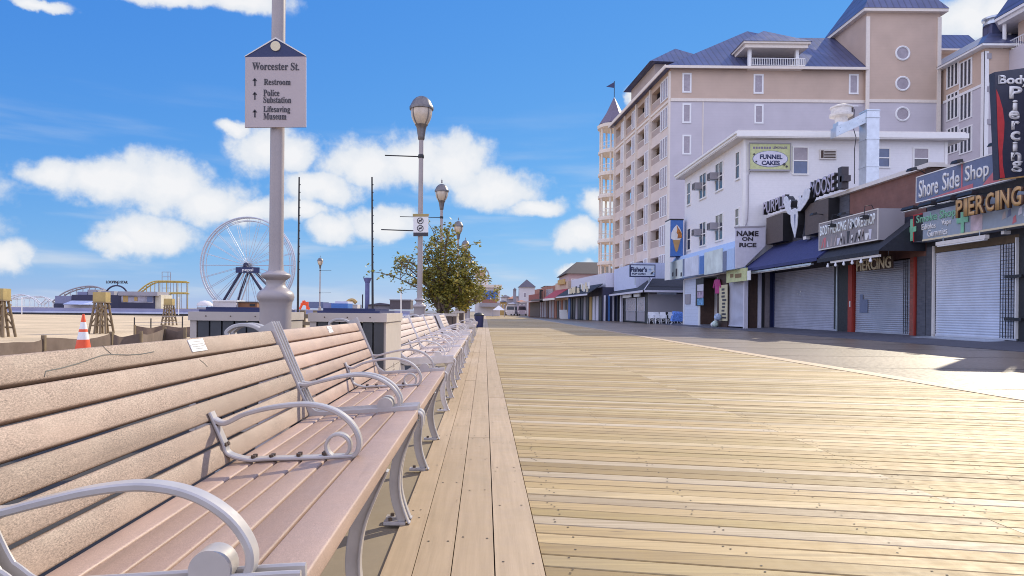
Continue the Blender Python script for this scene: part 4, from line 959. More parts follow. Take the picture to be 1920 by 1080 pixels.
b = MB(); b.box(XS - .02, XS + .08, ya - .02 - .03, ya - .32, .126, 3.0, redbrick); b.box(XS - .07, XS + .0, ya - .34, ya - .42, .126, 3.0, redpaint); b.build('brick_post', ps)
b = MB(); b.box(XS + .0, XS + .39, YA, ya - .44, .126, 3.0, dkbrick); b.build('brick_pier', ps)
b = MB()
for k in range(18): b.box(XS - .05, XS - .04, ya + .02, ya + .30, .3 + k * .15, .312 + k * .15, black)
for k in range(3): b.box(XS - .055, XS - .035, ya + .03 + k * .12, ya + .042 + k * .12, .17, 2.95, black)
b.build('lattice_gate', ps)
b = MB(); b.box(XS - .10, XS - .07, 29.27, 29.33, 1.2, 1.45, white); b.build('switch_plate', ps)
awning(ps, 24.42, 28.95, 14.08, 3.17, XS - .006, 4.5, awnblk)
b = MB(); b.box(14.10, 14.20, 24.5, 27.9, 2.96, 3.04, offw); b.build('light_beam', ps)
for k in range(6):
    b = MB(); y = 24.9 + k * .62; b.lathe((14.05, y, 2.78), [(0, 0), (.05, .03), (.055, .08), (.03, .14), (.03, .18)], plastic, 10); b.build('bulb', ps)
t = thing('box_sign', 'faded box sign reading BODY PIERCING / SMOKE SHOP above the black awning', 'sign', (14.5, 27.6, 4.2))
p, q = atX(1647, 453, 14.4), atX(1536, 470, 14.4)
b = MB(); b.box(14.40, 15.35, p.y, q.y, 3.62, 4.78, greywall); b.build('cabinet', t)
b = MB(); b.box(14.385, 14.398, p.y + .04, q.y - .04, 3.66, 4.74, M('sign_faded_grey', (.27, .25, .26), .6, var=.15, scale=2.5)); b.build('face', t)
b = MB(); b.box(14.37, 14.399, p.y, q.y, 4.745, 4.785, offw); b.box(14.37, 14.399, p.y, q.y, 3.615, 3.655, offw); b.box(14.37, 14.399, q.y - .035, q.y, 3.66, 4.74, offw); b.box(14.37, 14.399, p.y, p.y + .035, 3.66, 4.74, offw); b.build('frame', t)
text('BODY PIERCING / SMOKE SHOP', t, (14.38, q.y - .12, 4.22), UY, UZ, q.y - p.y - .3, .42, M('letter_pale_aqua', (.74, .78, .78), .5), .012, .03)
rr = random.Random(9)
for k in range(15):
    yy = q.y - .2 - k * (q.y - p.y - .5) / 15; h_ = rr.uniform(.25, .5); m_ = rr.choice((white, signface, pinkred, inkm, palelav, cream))
    b = MB(); b.prism([(14.384, yy, 3.7), (14.384, yy - .10, 3.7), (14.384, yy - .10 + rr.uniform(-.2, .1), 3.7 + h_), (14.384, yy - .02 + rr.uniform(-.2, .1), 3.7 + h_)], (-.006, 0, 0), m_); b.build('artwork', t)
for (x, lb) in ((1558, 'black hooded lamp hanging on the left of the body piercing box sign'), (1619, 'black hooded lamp hanging on the right of the body piercing box sign')):
    p2 = atX(x, 425 if x < 1600 else 410, 14.2); tt = thing('sign_lamp', lb, 'lamp', (14.3, p2.y, p2.z), 'hooded lamps on the box sign')
    b = MB(); b.tube([(14.6, p2.y, 4.8), (14.5, p2.y, 5.0), (14.25, p2.y, 4.95), (14.22, p2.y, p2.z + .1)], .015, black, 5); b.build('arm', tt)
    b = MB(); b.box(14.12, 14.34, p2.y - .12, p2.y + .12, p2.z - .02, p2.z + .12, black); b.build('lamp_head', tt)
    b = MB(); b.box(14.105, 14.118, p2.y - .08, p2.y + .08, p2.z + .02, p2.z + .06, white); b.build('lens', tt)
t = thing('piercing_sign', 'small cream PIERCING letters hanging under the black awning, above a shutter', 'sign', (15.2, 27, 2.9))
p, q = atX(1673, 490, 15.2), atX(1606, 490, 15.2)
b = MB(); b.box(15.21, 15.25, p.y, q.y, 2.62, 3.12, brownwood); b.build('board', t)
text('PIERCING', t, (15.205, q.y - .03, 2.64), UY, UZ, q.y - p.y - .1, .46, cream, .03, .015)
b = MB(); [b.tube([(15.23, y, 3.122), (15.23, y, 3.5)], .01, steel, 5) for y in (p.y + .3, q.y - .3)]; b.build('hanger', t)

# ------------------------------------------------------------------ smoke shop
ms = thing('smoke_shop', 'black fronted smoke shop with the tallest steel roller shutter at right', 'shop', (XS, 20, .126))
YA, YB = 12.0, 24.38
ya, yb_ = atX(1906, 560, XS).y, atX(1753.5, 560, XS).y
b = MB(); b.box(XS, 23, YA, YB, 3.30, 5.35, M('smoke_dark_wall', (.04, .04, .05), .6)); b.box(XS + .5, 23, YA, YB, .126, 3.3, black)
b.box(XS, XS + .49, YA, ya - .08, .126, 3.3, black); b.box(XS, XS + .49, yb_ + .1, YB, .126, 3.3, dkbrick); b.box(XS, XS + .1, ya - .08, yb_ + .1, 3.06, 3.3, M('header_brown', (.13, .09, .05), .7)); b.build('wall', ms)
shutter(ms, XS + .03, ya, yb_, .18, 3.05, M('shutter_bright_steel', (.66, .69, .78), .36, metal=.3, var=.10, scale=1.2), .083)
b = MB(); b.box(XS - .06, XS + .02, yb_ + .03, yb_ + .10, .126, 3.3, offw); b.build('downpipe', ms)
b = MB(); b.box(XS - .08, XS + .02, ya - .07, ya - .03, .2, 3.2, white); b.build('gate_post', ms)
b = MB(); wg = 1.35 * (atX(1880, 560, XS).y - ya)
for k in range(24): b.box(XS - .075, XS - .065, ya, ya + wg * .74, .25 + k * .115, .262 + k * .115, black)
for k in range(6): b.box(XS - .08, XS - .06, ya + wg * .74 * k / 5, ya + wg * .74 * k / 5 + .012, .2, 3.05, black)
b.build('lattice_gate', ms)
for z in (2.05, .78): b = MB(); b.box(XS - .14, XS - .09, ya - .35, ya + .30, z - .045, z + .045, black); b.build('gate_hinge', ms)
b = MB(); b.box(15.62, 27, 8.5, 19.57, 5.352, 7.7, greywall); b.box(15.62, 27, 8.4, 19.58, 7.702, 7.84, offw); b.build('shade_block', ms)  # unseen block added to carry on the shadow of the projecting sign
b = MB(); b.box(18.9, 21.4, 28 - 5, 28 - 3.5, 5.36, 6.6, slateblue); b.box(18.8, 21.5, 22.9, 24.6, 6.605, 6.7, palelav); b.build('roof_unit', ms)
b = MB(); b.hexa([(14.9, ya + .1, .06), (15.55, ya + .1, .10), (15.55, yb_ + .3, .10), (14.9, yb_ + .3, .06), (15.0, ya + .3, .115), (15.55, ya + .2, .15), (15.55, yb_ + .2, .15), (15.0, yb_ + .1, .115)], steel); tag(b.build('door_ramp'), 'flat bluish metal ramp on the pavement below the tall shutter', 'ramp')
X1 = 15.2
t = thing('shore_side_sign', 'long slate blue sign reading Shore Side Shop with red corners', 'sign', (X1, 22, 5.2))
b = MB(); b.box(X1, X1 + .12, 19.75, 24.1, 4.86, 5.72, slateblue); b.build('panel', t)
b = MB(); b.box(X1 - .012, X1 + .13, 19.75, 24.1, 5.722, 5.755, white); b.box(X1 - .012, X1 + .13, 19.75, 24.1, 4.825, 4.858, white); b.box(X1 - .012, X1 + .13, 24.102, 24.13, 4.83, 5.75, white); b.build('frame', t)
xtext('Shore', t, X1 - .002, 1722, 1758, 4.97, 5.58, white, .015); xtext('Side', t, X1 - .002, 1766, 1798, 5.0, 5.60, white, .015); xtext('Shop', t, X1 - .002, 1808, 1853, 4.97, 5.60, white, .015)
b = MB(); b.prism([(X1 - .001, 23.5, 4.87), (X1 - .001, 21.3, 4.87), (X1 - .001, 21.3, 5.0)], (-.006, 0, 0), pinkred); b.prism([(X1 - .001, 20.9, 4.87), (X1 - .001, 19.76, 4.87), (X1 - .001, 19.76, 5.70)], (-.006, 0, 0), pinkred); b.build('red_corner', t)
b = MB(); b.box(X1 - .008, X1 - .001, 21.78, 21.84, 4.87, 5.71, pinkred); b.build('seam', t)
t = thing('smoke_shop_sign', 'long grey blue sign with green Smoke Shop lettering and green crosses', 'sign', (X1, 21, 3.9))
b = MB(); b.box(X1, XS - .003, 17.4, 24.25, 3.46, 4.44, greyblue); b.build('panel', t)
p, q = atX(1713, 440, X1).y, atX(1730, 440, X1).y
b = MB(); b.box(X1 - .012, X1 - .001, q, p, 3.47, 4.43, black); b.build('end_panel', t)
b = MB(); b.box(X1 - .02, X1 - .013, p - .05, p, 3.47, 4.43, red); b.box(X1 - .02, X1 - .013, q, p - .052, 4.38, 4.43, red); b.box(X1 - .02, X1 - .002, 17.4, q - .002, 3.44, 3.50, cream); b.build('trim', t)
for x in (1709, 1806):
    c = atX(x, 430, X1); yc = c.y - (.05 if x < 1750 else 0); b = MB(); zc = 3.93; b.box(X1 - .035, X1 - .022, yc - .07, yc + .07, zc - .42, zc + .36, green); b.box(X1 - .035, X1 - .022, yc - .26, yc - .072, zc - .10, zc + .08, green); b.box(X1 - .035, X1 - .022, yc + .072, yc + .26, zc - .10, zc + .08, green); b.build('green_cross', t)
xtext('Smoke Shop', t, X1 - .002, 1718, 1792, 4.02, 4.38, M('letter_green', (.25, .55, .38), .5), .015); xtext('Edibles', t, X1 - .002, 1728, 1754, 3.83, 4.03, white, .01); xtext('Vape', t, X1 - .002, 1765, 1783, 3.82, 4.06, white, .01); xtext('Gummies', t, X1 - .002, 1739, 1776, 3.55, 3.80, white, .01)
rr = random.Random(5)
for k in range(12):
    y = 20.1 - k * .2; z = rr.uniform(3.52, 3.8); m_ = rr.choice((white, palelav, signface, pinkred, slateblue))
    b = MB(); b.prism([(X1 - .001, y, z), (X1 - .001, y - .15, z + .05), (X1 - .001, y - .13, z + .25), (X1 - .001, y - .04, z + .2)], (-.006, 0, 0), m_); b.build('artwork', t)
b = MB(); y0_ = atX(1820, 440, X1).y; b.box(X1 - .006, X1 - .001, y0_ - .5, y0_, 3.51, 4.0, M('sign_pale_pink', (.58, .46, .50), .6, var=.2, scale=4)); b.build('pink_panel', t)
t = thing('gold_letters', 'large golden PIERCING letters standing proud of the smoke shop sign', 'letters', (14.9, 20, 4.2))
p, q = atX(1797, 380, 14.9), atX(1924, 380, 14.9)
for i, ch in enumerate('PIERCING'):
    ws = [.9, .45, .85, 1.0, 1.0, .45, 1.05, 1.1]; tot = sum(ws); a = sum(ws[:i]) / tot; L_ = p.y - q.y
    text(ch, t, (14.9, p.y - a * L_, 3.94), UY, UZ, L_ * ws[i] / tot * .86, .56, gold, .09, .03, 'letter', True, M('letter_side_brown', (.10, .05, .03), .6))
b = MB(); b.box(14.905, 14.93, q.y, p.y, 4.12, 4.17, brownwood); b.box(14.905, 14.93, q.y, p.y, 4.38, 4.43, brownwood); [b.box(14.93, X1 - .005, y, y + .04, 4.13, 4.16, brownwood) for y in (p.y - .5, p.y - 1.5, q.y + .4)]; b.build('rail', t)
t = thing('vertical_sign', 'tall dark projecting sign reading Body Piercing with a red curve', 'sign', (15.1, 19.6, 6.3))
YV = 19.6; pv = lambda x, y: atY(x, y, YV)
b = MB(); b.prism([pv(1865, 135), pv(1932, 126), pv(1938, 327), pv(1873, 336)], (0, .22, 0), M('sign_dark_navy', (.03, .033, .06), .5)); b.build('panel', t)
b = MB(); b.prism([pv(1873, 336), pv(1938, 327), pv(1938, 330), pv(1873, 339)], (0, -.02, 0), gold); b.build('trim', t)
b = MB(); b.prism([pv(x, y) for x, y in ((1868, 168), (1873, 180), (1880, 205), (1883, 230), (1882, 255), (1879, 285), (1880, 310), (1884, 333), (1875, 334), (1871, 260))], (0, -.008, 0), red); b.build('red_curve', t)
frtext('Body', t, 1872, 141, 1930, 163, YV - .005, white, .03, .02)
for (ch, x0, yt, x1, yb) in (('P', 1892, 162, 1916, 185), ('i', 1898, 188, 1907, 208), ('e', 1891, 207, 1911, 224), ('r', 1896, 227, 1911, 243), ('c', 1894, 246, 1912, 264), ('i', 1898, 266, 1907, 284), ('n', 1895, 286, 1914, 302), ('g', 1896, 302, 1916, 323)):
    frtext(ch, t, x0, yt, x1, yb, YV - .005, white, .03, .02)
b = MB(); p = pv(1910, 200); b.box(15.55, 15.75, YV + .05, YV + .15, 5.0, 5.1, black); b.box(15.55, 15.75, YV + .05, YV + .15, 5.25, 5.33, black); b.build('bracket', t)
for k, (x, y, lb) in enumerate(((1712, 322, 'black sign light above the left end of the Shore Side sign'), (1797, 308, 'black sign light above the middle of the Shore Side sign'), (1868, 275, 'black sign light above the right end of the Shore Side sign'))):
    p = atX(x, y, 15.1); sign_light(15.3, p.y, p.z, lb, -.25)
for k in range(4):
    y = 24.3 - k * .95; t = thing('trough_light', ('black trough light under Shore Side sign, leftmost of four', 'black trough light under Shore Side sign, second from left', 'black trough light under Shore Side sign, third from left', 'black trough light under Shore Side sign, closest to the gold letters')[k], 'trough light', (14.9, y, 4.7), 'trough lights under the Shore Side sign')
    b = MB(); b.hexa([(14.75, y - .7, 4.58), (14.95, y - .7, 4.54), (14.95, y, 4.54), (14.75, y, 4.58), (14.8, y - .66, 4.68), (15.0, y - .66, 4.66), (15.0, y - .04, 4.66), (14.8, y - .04, 4.68)], black); b.build('housing', t)
    b = MB(); b.box(14.78, 14.92, y - .66, y - .04, 4.515, 4.535, white); b.build('lens', t)
    b = MB(); b.tube([(14.95, y - .35, 4.62), (XS - .01, y - .35, 4.70)], .015, black, 5); b.build('arm', t)
t = thing('tube_light', 'white tube light hanging under the smoke shop sign, over the tall shutter', 'tube light', (15.0, 22, 3.25))
p, q = atX(1757, 455, 15.1), atX(1850, 440, 15.1)
b = MB(); b.box(15.05, 15.18, q.y, p.y, 3.20, 3.32, offw); b.build('housing', t); b = MB(); b.box(15.06, 15.17, q.y + .05, p.y - .05, 3.16, 3.197, white); b.build('tube', t); b = MB(); [b.box(15.1, 15.12, y, y + .02, 3.322, 3.456, steel) for y in (p.y - .3, q.y + .3)]; b.build('hanger', t)
p = atX(1889, 436, 15.5); t = thing('security_camera', 'small white camera under the smoke shop sign, over the lattice gate', 'camera', p); b = MB(); b.box(15.35, 15.55, p.y - .06, p.y + .06, p.z - .05, p.z + .05, white); b.build('body', t); b = MB(); b.box(15.44, 15.47, p.y - .02, p.y + .02, p.z + .052, 3.455, steel); b.build('bracket', t)
# ------------------------------------------------------------------ popcorn shop beyond the white building
fp = thing('popcorn_shop', 'low popcorn shop with a black hipped canopy roof and dark shuttered side', 'shop', (12.75, 53, .1))
Yp = 53.0
b = MB(); b.box(12.75, 20, Yp, 66, .05, 2.9, black); b.box(12.5, 20, 56.5, 66.2, 2.9, 5.0, M('popcorn_blue_siding', (.55, .60, .78), .6, var=.05, kind='lines', ax='x', pitch=.45, wl=.08, amt=.35)); b.build('wall', fp)
p, q = atY(1215, 585, Yp), atY(1279, 555, Yp); b = MB(); b.box(p.x, 15.6, Yp - .05, Yp - .002, p.z, 2.35, greywall); b.build('side_shutter', fp)
b = MB(); p, q = atY(1231, 552, Yp), atY(1267, 549.5, Yp); b.box(p.x, q.x, Yp - .2, Yp - .06, p.z, q.z + .03, steel); b.build('tube_light', fp)
e0, z0, z1 = 52.0, 2.56, 3.65
b = MB(); b.add([(12.1, e0, z0), (20, e0, z0), (20, 55.6, z1), (13.6, 55.6, z1), (12.1, 66, z0), (13.6, 66, z1), (12.1, e0, z0 - .12), (20, e0, z0 - .12), (12.1, 66, z0 - .12), (20, 66, z0 - .12), (20, 66, z1)], [(0, 1, 2, 3), (0, 3, 5, 4), (6, 7, 1, 0), (6, 0, 4, 8), (6, 8, 9, 7), (3, 2, 10, 5)], awnblk); b.build('canopy_roof', fp)
b = MB(); b.box(12.0, 20, e0 - .10, e0 - .003, z0 - .14, z0 + .02, palelav); b.box(11.99, 12.095, e0 - .10, 66, z0 - .14, z0 + .02, palelav); b.tube([(12.12, e0 + .02, z0 + .03), (13.6, 55.6, z1 + .02)], .04, palelav, 5); b.build('gutter', fp)
for x0, x1 in ((1174, 1192), (1195, 1209)):
    X = 12.74; p, q = atX(x1, 600, X), atX(x0, 600, X)
    b = MB(); b.box(X - .04, X, p.y, q.y, .95, 2.1, palelav); w = b.build('window', fp); b = MB(); b.box(X - .05, X - .041, p.y + .2, q.y - .2, 1.0, 2.05, greyglass); b.build('pane', w)
    b = MB(); b.box(X - .03, X, p.y, q.y, .15, .9, greywall); b.build('counter_front', fp)
    b = MB(); b.box(X - .4, X - .3, p.y + .3, q.y - .3, 2.15, 2.42, white); b.build('header_sign', fp)
for x in (1132, 1142, 1150, 1159, 1165): X = 12.6; p = atX(x, 600, X); b = MB(); b.box(X - .1, X + .1, p.y - .25, p.y + .25, .02, 2.5, midblue if x in (1142, 1150) else (palelav if x != 1159 else black)); b.build('post', fp)
frtext("FISHER'S", fp, 1218, 588, 1257, 596, Yp - .06, white, .02, .02); frtext('POPCORN', fp, 1218, 597, 1257, 604, Yp - .06, white, .02, .02)
t = thing('popcorn_sign', "white framed sign reading Fisher's Pop Corn on posts above the black canopy", 'sign', atY(1205, 508, 54))
b = MB(); p, q = atY(1181, 519, 54), atY(1229, 496, 54); b.box(p.x, q.x, 54, 54.25, p.z, q.z, navy); b.box(p.x + .08, q.x - .08, 53.98, 53.999, p.z + .08, q.z - .08, M('sign_pale_blue', (.60, .68, .80), .5, var=.04)); b.build('panel', t)
b = MB(); [b.box(x, x + .08, 54.05, 54.15, z1 - .6, p.z - .002, steel) for x in (p.x + .4, q.x - .5)]; b.build('post', t)
frtext("Fisher's", t, 1182.5, 500, 1213, 509.5, 53.975, navy, .03, .02); frtext('POP CORN', t, 1185, 511.5, 1210, 515, 53.975, navy, .03, .02)
b = MB(); rr = random.Random(2)
for k in range(9): c = atY(1217 + rr.uniform(0, 9), 502 + rr.uniform(0, 12), 53.97); b.box(c.x - .07, c.x + .07, 53.965, 53.975, c.z - .06, c.z + .06, rr.choice((ltblue, white, slateblue)))
b.build('artwork', t)
def chair(x, y, rot, label, mat=plastic):
    t = thing('patio_chair', label, 'chair', (x, y, .04), 'white plastic chairs by the popcorn shop')
    def P(a, c, z): q = R(rot); return (x + a * math.cos(q) - c * math.sin(q), y + a * math.sin(q) + c * math.cos(q), z + .04)
    b = MB(); b.hexa([P(-.24, -.22, .40), P(.24, -.22, .40), P(.24, .22, .40), P(-.24, .22, .40), P(-.24, -.22, .44), P(.24, -.22, .44), P(.24, .22, .44), P(-.24, .22, .44)], mat); b.build('seat', t)
    b = MB(); b.hexa([P(-.24, .22, .44), P(.24, .22, .44), P(.24, .26, .44), P(-.24, .26, .44), P(-.22, .32, .88), P(.22, .32, .88), P(.22, .35, .88), P(-.22, .35, .88)], mat); b.build('backrest', t)
    for a in (-.22, .22):
        for c in (-.2, .2): b = MB(); b.tube([P(a, c, .40), P(a * 1.12, c * 1.15, 0)], .025, mat, 6); b.build('leg', t)
        b = MB(); b.tube([P(a * 1.1, .26, .64), P(a * 1.1, -.2, .64), P(a * 1.1, -.2, .42)], .022, mat, 6); b.build('armrest', t)
for x, rot, lb in ((1222, 0, 'white plastic chair in front of the dark shutter, leftmost'), (1233, 10, 'white plastic chair in front of the dark shutter, second from left'), (1243, -8, 'white plastic chair in front of the dark shutter, third from left'), (1262, 15, 'white plastic chair beside the pale blue siding bay')):
    p = atY(x, 600, 51.6); chair(p.x, 51.6, rot, lb)
p = atY(1268, 612, 49.9); t = thing('beach_bundle', 'folded blue and white patterned beach chair at the pale siding bay', 'beach chair', (p.x, 49.9, .03))
b = MB(); b.hexa([(p.x - .4, 49.7, .25), (p.x + .4, 49.7, .25), (p.x + .4, 50.1, .3), (p.x - .4, 50.1, .3), (p.x - .2, 49.8, .85), (p.x + .5, 49.8, .8), (p.x + .5, 50.2, .95), (p.x - .2, 50.2, 1.0)], bluecl); b.build('seat', t)
for a, c in ((-.5, .45), (.45, -.35)): b = MB(); b.tube([(p.x + a, 49.75, .01), (p.x + c, 50.0, .8)], .03, plastic, 6); b.build('leg', t)

# ------------------------------------------------------------------ hotel
HO = Vector((18.35, 68.2, 0)); A2 = Vector((-.071, .9975, 0)); N2 = Vector((.9975, .071, 0)); ZE = 25.3; LEN = 22.0
ht = thing('hotel', 'seven storey tan and lavender hotel with balconies and blue metal roofs', 'building', (HO.x, HO.y, .1))
def tpx(x): u = (x - 912.5) / F; return (HO.x - HO.y * u) / (.9975 * u + .071)
def fb(b, t0, t1, d0, d1, z0, z1, m): return b.fbox(HO, A2, N2, t0, t1, d0, d1, z0, z1, m)
cols = [((1237.5, 1221.5), (1252.5, 1239.5)), ((1208, 1195.5), (1219, 1210.5)), ((1184, 1174), (1193.5, 1186)), ((1163.5, 1155), (1170.5, 1166))]
ztop = [24.6 - 2.98 * k for k in range(7)]
b = MB(); ed = [0.0]
# solid bands between openings: piers run full height, spandrels close the balcony columns
spans = []
for (bal, win) in cols:
    w0, w1 = sorted((tpx(win[0]), tpx(win[1]))); a0, a1 = sorted((tpx(bal[0]), tpx(bal[1]))); spans.append((w0, w1, a0, a1))
prev = 0
for (w0, w1, a0, a1) in spans:
    fb(b, prev, a0, 0, .6, .1, 22.2, pinkst); fb(b, prev, a0, 0, .6, 22.202, ZE, tan)
    for k, zt in enumerate(ztop):
        zb = zt - 1.9; zlow = ztop[k + 1] if k < 6 else .1
        if k == 0:
            fb(b, a0, a1, 0, .6, zt, ZE, tan); fb(b, a0, a1, 0, .6, 22.2, zb, tan); fb(b, a0, a1, 0, .6, zlow, 22.198, pinkst)
        else: fb(b, a0, a1, 0, .6, zlow, zb, pinkst)
    prev = a1
fb(b, prev, LEN, 0, .6, .1, ZE, pinkst)
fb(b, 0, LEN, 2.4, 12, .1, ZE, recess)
for (w0, w1, a0, a1) in spans:
    for k, zt in enumerate(ztop): fb(b, a0 - .2, a1 + .2, .61, 2.39, zt - 2.1, zt - 1.9 + .05, pinkst)
b.build('street_wall', ht)
b = MB(); 
for (w0, w1, a0, a1) in spans: fb(b, a1 + .06, a1 + .32, -.22, -.002, .1, ZE - .2, creamtrim)
fb(b, .0, .32, -.14, -.002, .1, ZE - .3, creamtrim); b.build('pilaster', ht)
b = MB(); fb(b, .34, LEN, -.10, -.004, 22.05, 22.3, creamtrim); b.build('belt_course', ht)
for (w0, w1, a0, a1) in spans:
    for k, zt in enumerate(ztop):
        b = MB(); wm = w1 - w0
        for j in range(4): c = w0 + wm * j / 3; fb(b, c - .07, c + .07, -.10, -.003, zt - 1.9, zt + .05, white)
        fb(b, w0 - .06, w1 + .06, -.07, -.003, zt + .051, zt + .15, white); fb(b, w0 - .06, w1 + .06, -.07, -.003, zt - 2.0, zt - 1.901, white)
        w = b.build('window', ht); b = MB(); fb(b, w0 + .07, w1 - .07, -.03, -.004, zt - 1.9, zt + .05, greyglass); b.build('pane', w)
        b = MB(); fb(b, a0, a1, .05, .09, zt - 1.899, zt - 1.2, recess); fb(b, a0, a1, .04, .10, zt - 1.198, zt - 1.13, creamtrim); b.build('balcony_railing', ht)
# wall facing the camera
YH = 68.2; hx = lambda x, y=130: atY(x, y, YH)
xt0, xt1 = 37.7, 45.0
b = MB(); b.box(HO.x, xt0 - .002, YH, YH + 3, .1, 22.1, lav); b.box(HO.x, xt0 - .002, YH, YH + 3, 22.102, ZE, tan); b.build('side_wall', ht)
b = MB(); b.box(HO.x, xt0, YH - .10, YH - .003, 22.0, 22.3, creamtrim); b.box(HO.x + 3.2, HO.x + 3.3, YH - .04, YH - .003, .1, 21.99, creamtrim); b.build('side_belt', ht)
b = MB(); zt_ = 30.9; b.box(xt0, xt1, YH - .3, 75, .1, 22.1, lav); b.box(xt0, xt1, YH - .3, 75, 22.102, zt_, tan); b.build('tower', ht)
b = MB(); b.box(xt0 - .05, xt1 + .05, YH - .38, YH - .302, 22.0, 22.3, creamtrim); b.box(xt0 - .08, xt0 + .28, YH - .42, YH - .302, .1, zt_ - .4, creamtrim); b.box(xt1 - .28, xt1 + .08, YH - .42, YH - .302, .1, zt_ - .4, creamtrim)
b.box(xt0 - .5, xt1 + .5, YH - .8, 75.5, zt_, zt_ + .3, creamtrim); b.build('tower_trim', ht)
b = MB(); m_ = ((xt0 + xt1) / 2, 71.4); zz = zt_ + .302; e = .55
b.add([(xt0 - e, YH - .85, zz), (xt1 + e, YH - .85, zz), (xt1 + e, 75.6, zz), (xt0 - e, 75.6, zz), (m_[0] - 1, m_[1] - 1, zz + 5.2), (m_[0] + 1, m_[1] - 1, zz + 5.2), (m_[0] + 1, m_[1] + 1, zz + 5.2), (m_[0] - 1, m_[1] + 1, zz + 5.2)], [(0, 1, 5, 4), (1, 2, 6, 5), (2, 3, 7, 6), (3, 0, 4, 7), (4, 5, 6, 7), (3, 2, 1, 0)], seam); b.build('tower_roof', ht)
for y in (100, 157, 214):
    c = atY(1692, y, YH - .31); b = MB(); b.ring((c.x, YH - .34, c.z), (0, 1, 0), .66, .10, white, 28, 6); w = b.build('round_window', ht); b = MB(); b.disc((c.x, YH - .302, c.z), (0, -1, 0), .62, .02, greyglass, 28); b.build('pane', w)
for (x0, x1, yt, yb) in ((1279, 1296.5, 137, 174), (1412.5, 1431.5, 139, 176), (1591, 1609.5, 139, 177), (1279, 1296, 194, 231), (1414, 1431.5, 196, 232), (1592, 1609, 198, 233), (1279, 1296, 253, 290), (1414, 1431, 254, 291)):
    p, q = hx(x0, yb), hx(x1, yt); window_f(ht, p.x, q.x, p.z, q.z, YH - .002, False, (greyglass,), .16, white)
# main roof
b = MB(); Pk = (28.9, 76, 32.3); k0 = 74.2
b.add([(HO.x - .7, YH - .6, ZE), (xt0 - .002, YH - .6, ZE), (xt0 - .002, k0, 30.9), (31.6, k0, 30.9), Pk, (HO.x - 2.3, 90.5, ZE), (30, 90.5, ZE), (24, 84, 30), (xt0 - .002, 84, 26)],
      [(0, 1, 2, 3, 4), (0, 4, 7, 5), (4, 3, 8, 7), (3, 2, 8), (5, 7, 6), (7, 8, 6), (0, 5, 6, 8, 1)], seam); b.build('main_roof', ht)
b = MB(); fb(b, -.4, LEN, -.65, .62, ZE + .003, ZE + .10, creamtrim); fb(b, -.4, LEN, -.75, -.652, ZE - .15, ZE + .22, creamtrim); b.box(HO.x - .75, xt0 - .003, YH - .75, YH - .602, ZE - .2, ZE + .05, creamtrim); b.build('cornice', ht)
# street-side roof dormer
b = MB(); q = [HO + A2 * t_ + N2 * d for t_, d in ((6, .3), (6, 7), (15, 7), (15, .3))]
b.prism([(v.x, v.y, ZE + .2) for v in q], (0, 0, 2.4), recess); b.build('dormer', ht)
b = MB(); q = [HO + A2 * t_ + N2 * d for t_, d in ((5.2, -.5), (5.2, 8), (15.8, 8), (15.8, -.5))]; r2 = [HO + A2 * t_ + N2 * d for t_, d in ((8.4, 3.4), (12.4, 3.4))]
b.add([(v.x, v.y, ZE + 2.62) for v in q] + [(v.x, v.y, ZE + 5.3) for v in r2], [(0, 1, 4), (1, 2, 5, 4), (2, 3, 5), (3, 0, 4, 5), (3, 2, 1, 0)], seam); b.build('dormer_roof', ht)
# camera-side dormer with balcony
dx0, dx1 = hx(1402).x, hx(1490).x
b = MB(); zf, zc = atY(1450, 123, 67.6).z, atY(1450, 93, 67.6).z
b.box(dx0 - .1, dx1 + .1, 70.0, 73, zf - .3, zc + .05, recess); b.box(dx0 - .1, dx1 + .6, 67.6, 70, zf - .3, zf - .05, creamtrim); b.build('dormer', ht)
b = MB(); b.box(dx0 - .15, dx0 + .15, 67.65, 67.95, zf - .04, zc, white); b.box(dx1 - .15, dx1 + .15, 67.65, 67.95, zf - .04, zc, white); b.build('dormer_post', ht)
b = MB(); zr = atY(1450, 109, 67.6).z; xr = dx1 + .75
b.box(dx0 + .16, xr, 67.55, 67.62, zr - .06, zr, white); b.box(dx0 + .16, xr, 67.55, 67.62, zf, zf + .06, white)
n = 30
for k in range(n + 1): x = dx0 + .16 + (xr - dx0 - .2) * k / n; b.box(x, x + .045, 67.56, 67.61, zf + .061, zr - .061, white)
b.build('balcony_railing', ht)
b = MB(); ze = zc; ap = atY(1432, 58, 69.5)
b.box(dx0 - .7, dx1 + .8, 67.1, 72, ze, ze + .35, creamtrim); b.box(dx0 - .9, dx1 + 1.0, 66.9, 72, ze + .352, ze + .55, creamtrim); b.build('dormer_cornice', ht)
b = MB(); z_ = ze + .552; b.add([(dx0 - 1, 66.8, z_), (dx1 + 1.1, 66.8, z_), (dx1 + 1.1, 73, z_), (dx0 - 1, 73, z_), (ap.x, 69.5, ap.z), (ap.x, 75.5, ap.z)], [(0, 1, 4), (1, 2, 5, 4), (2, 3, 5), (3, 0, 4, 5), (3, 2, 1, 0)], seam); b.build('dormer_roof', ht)
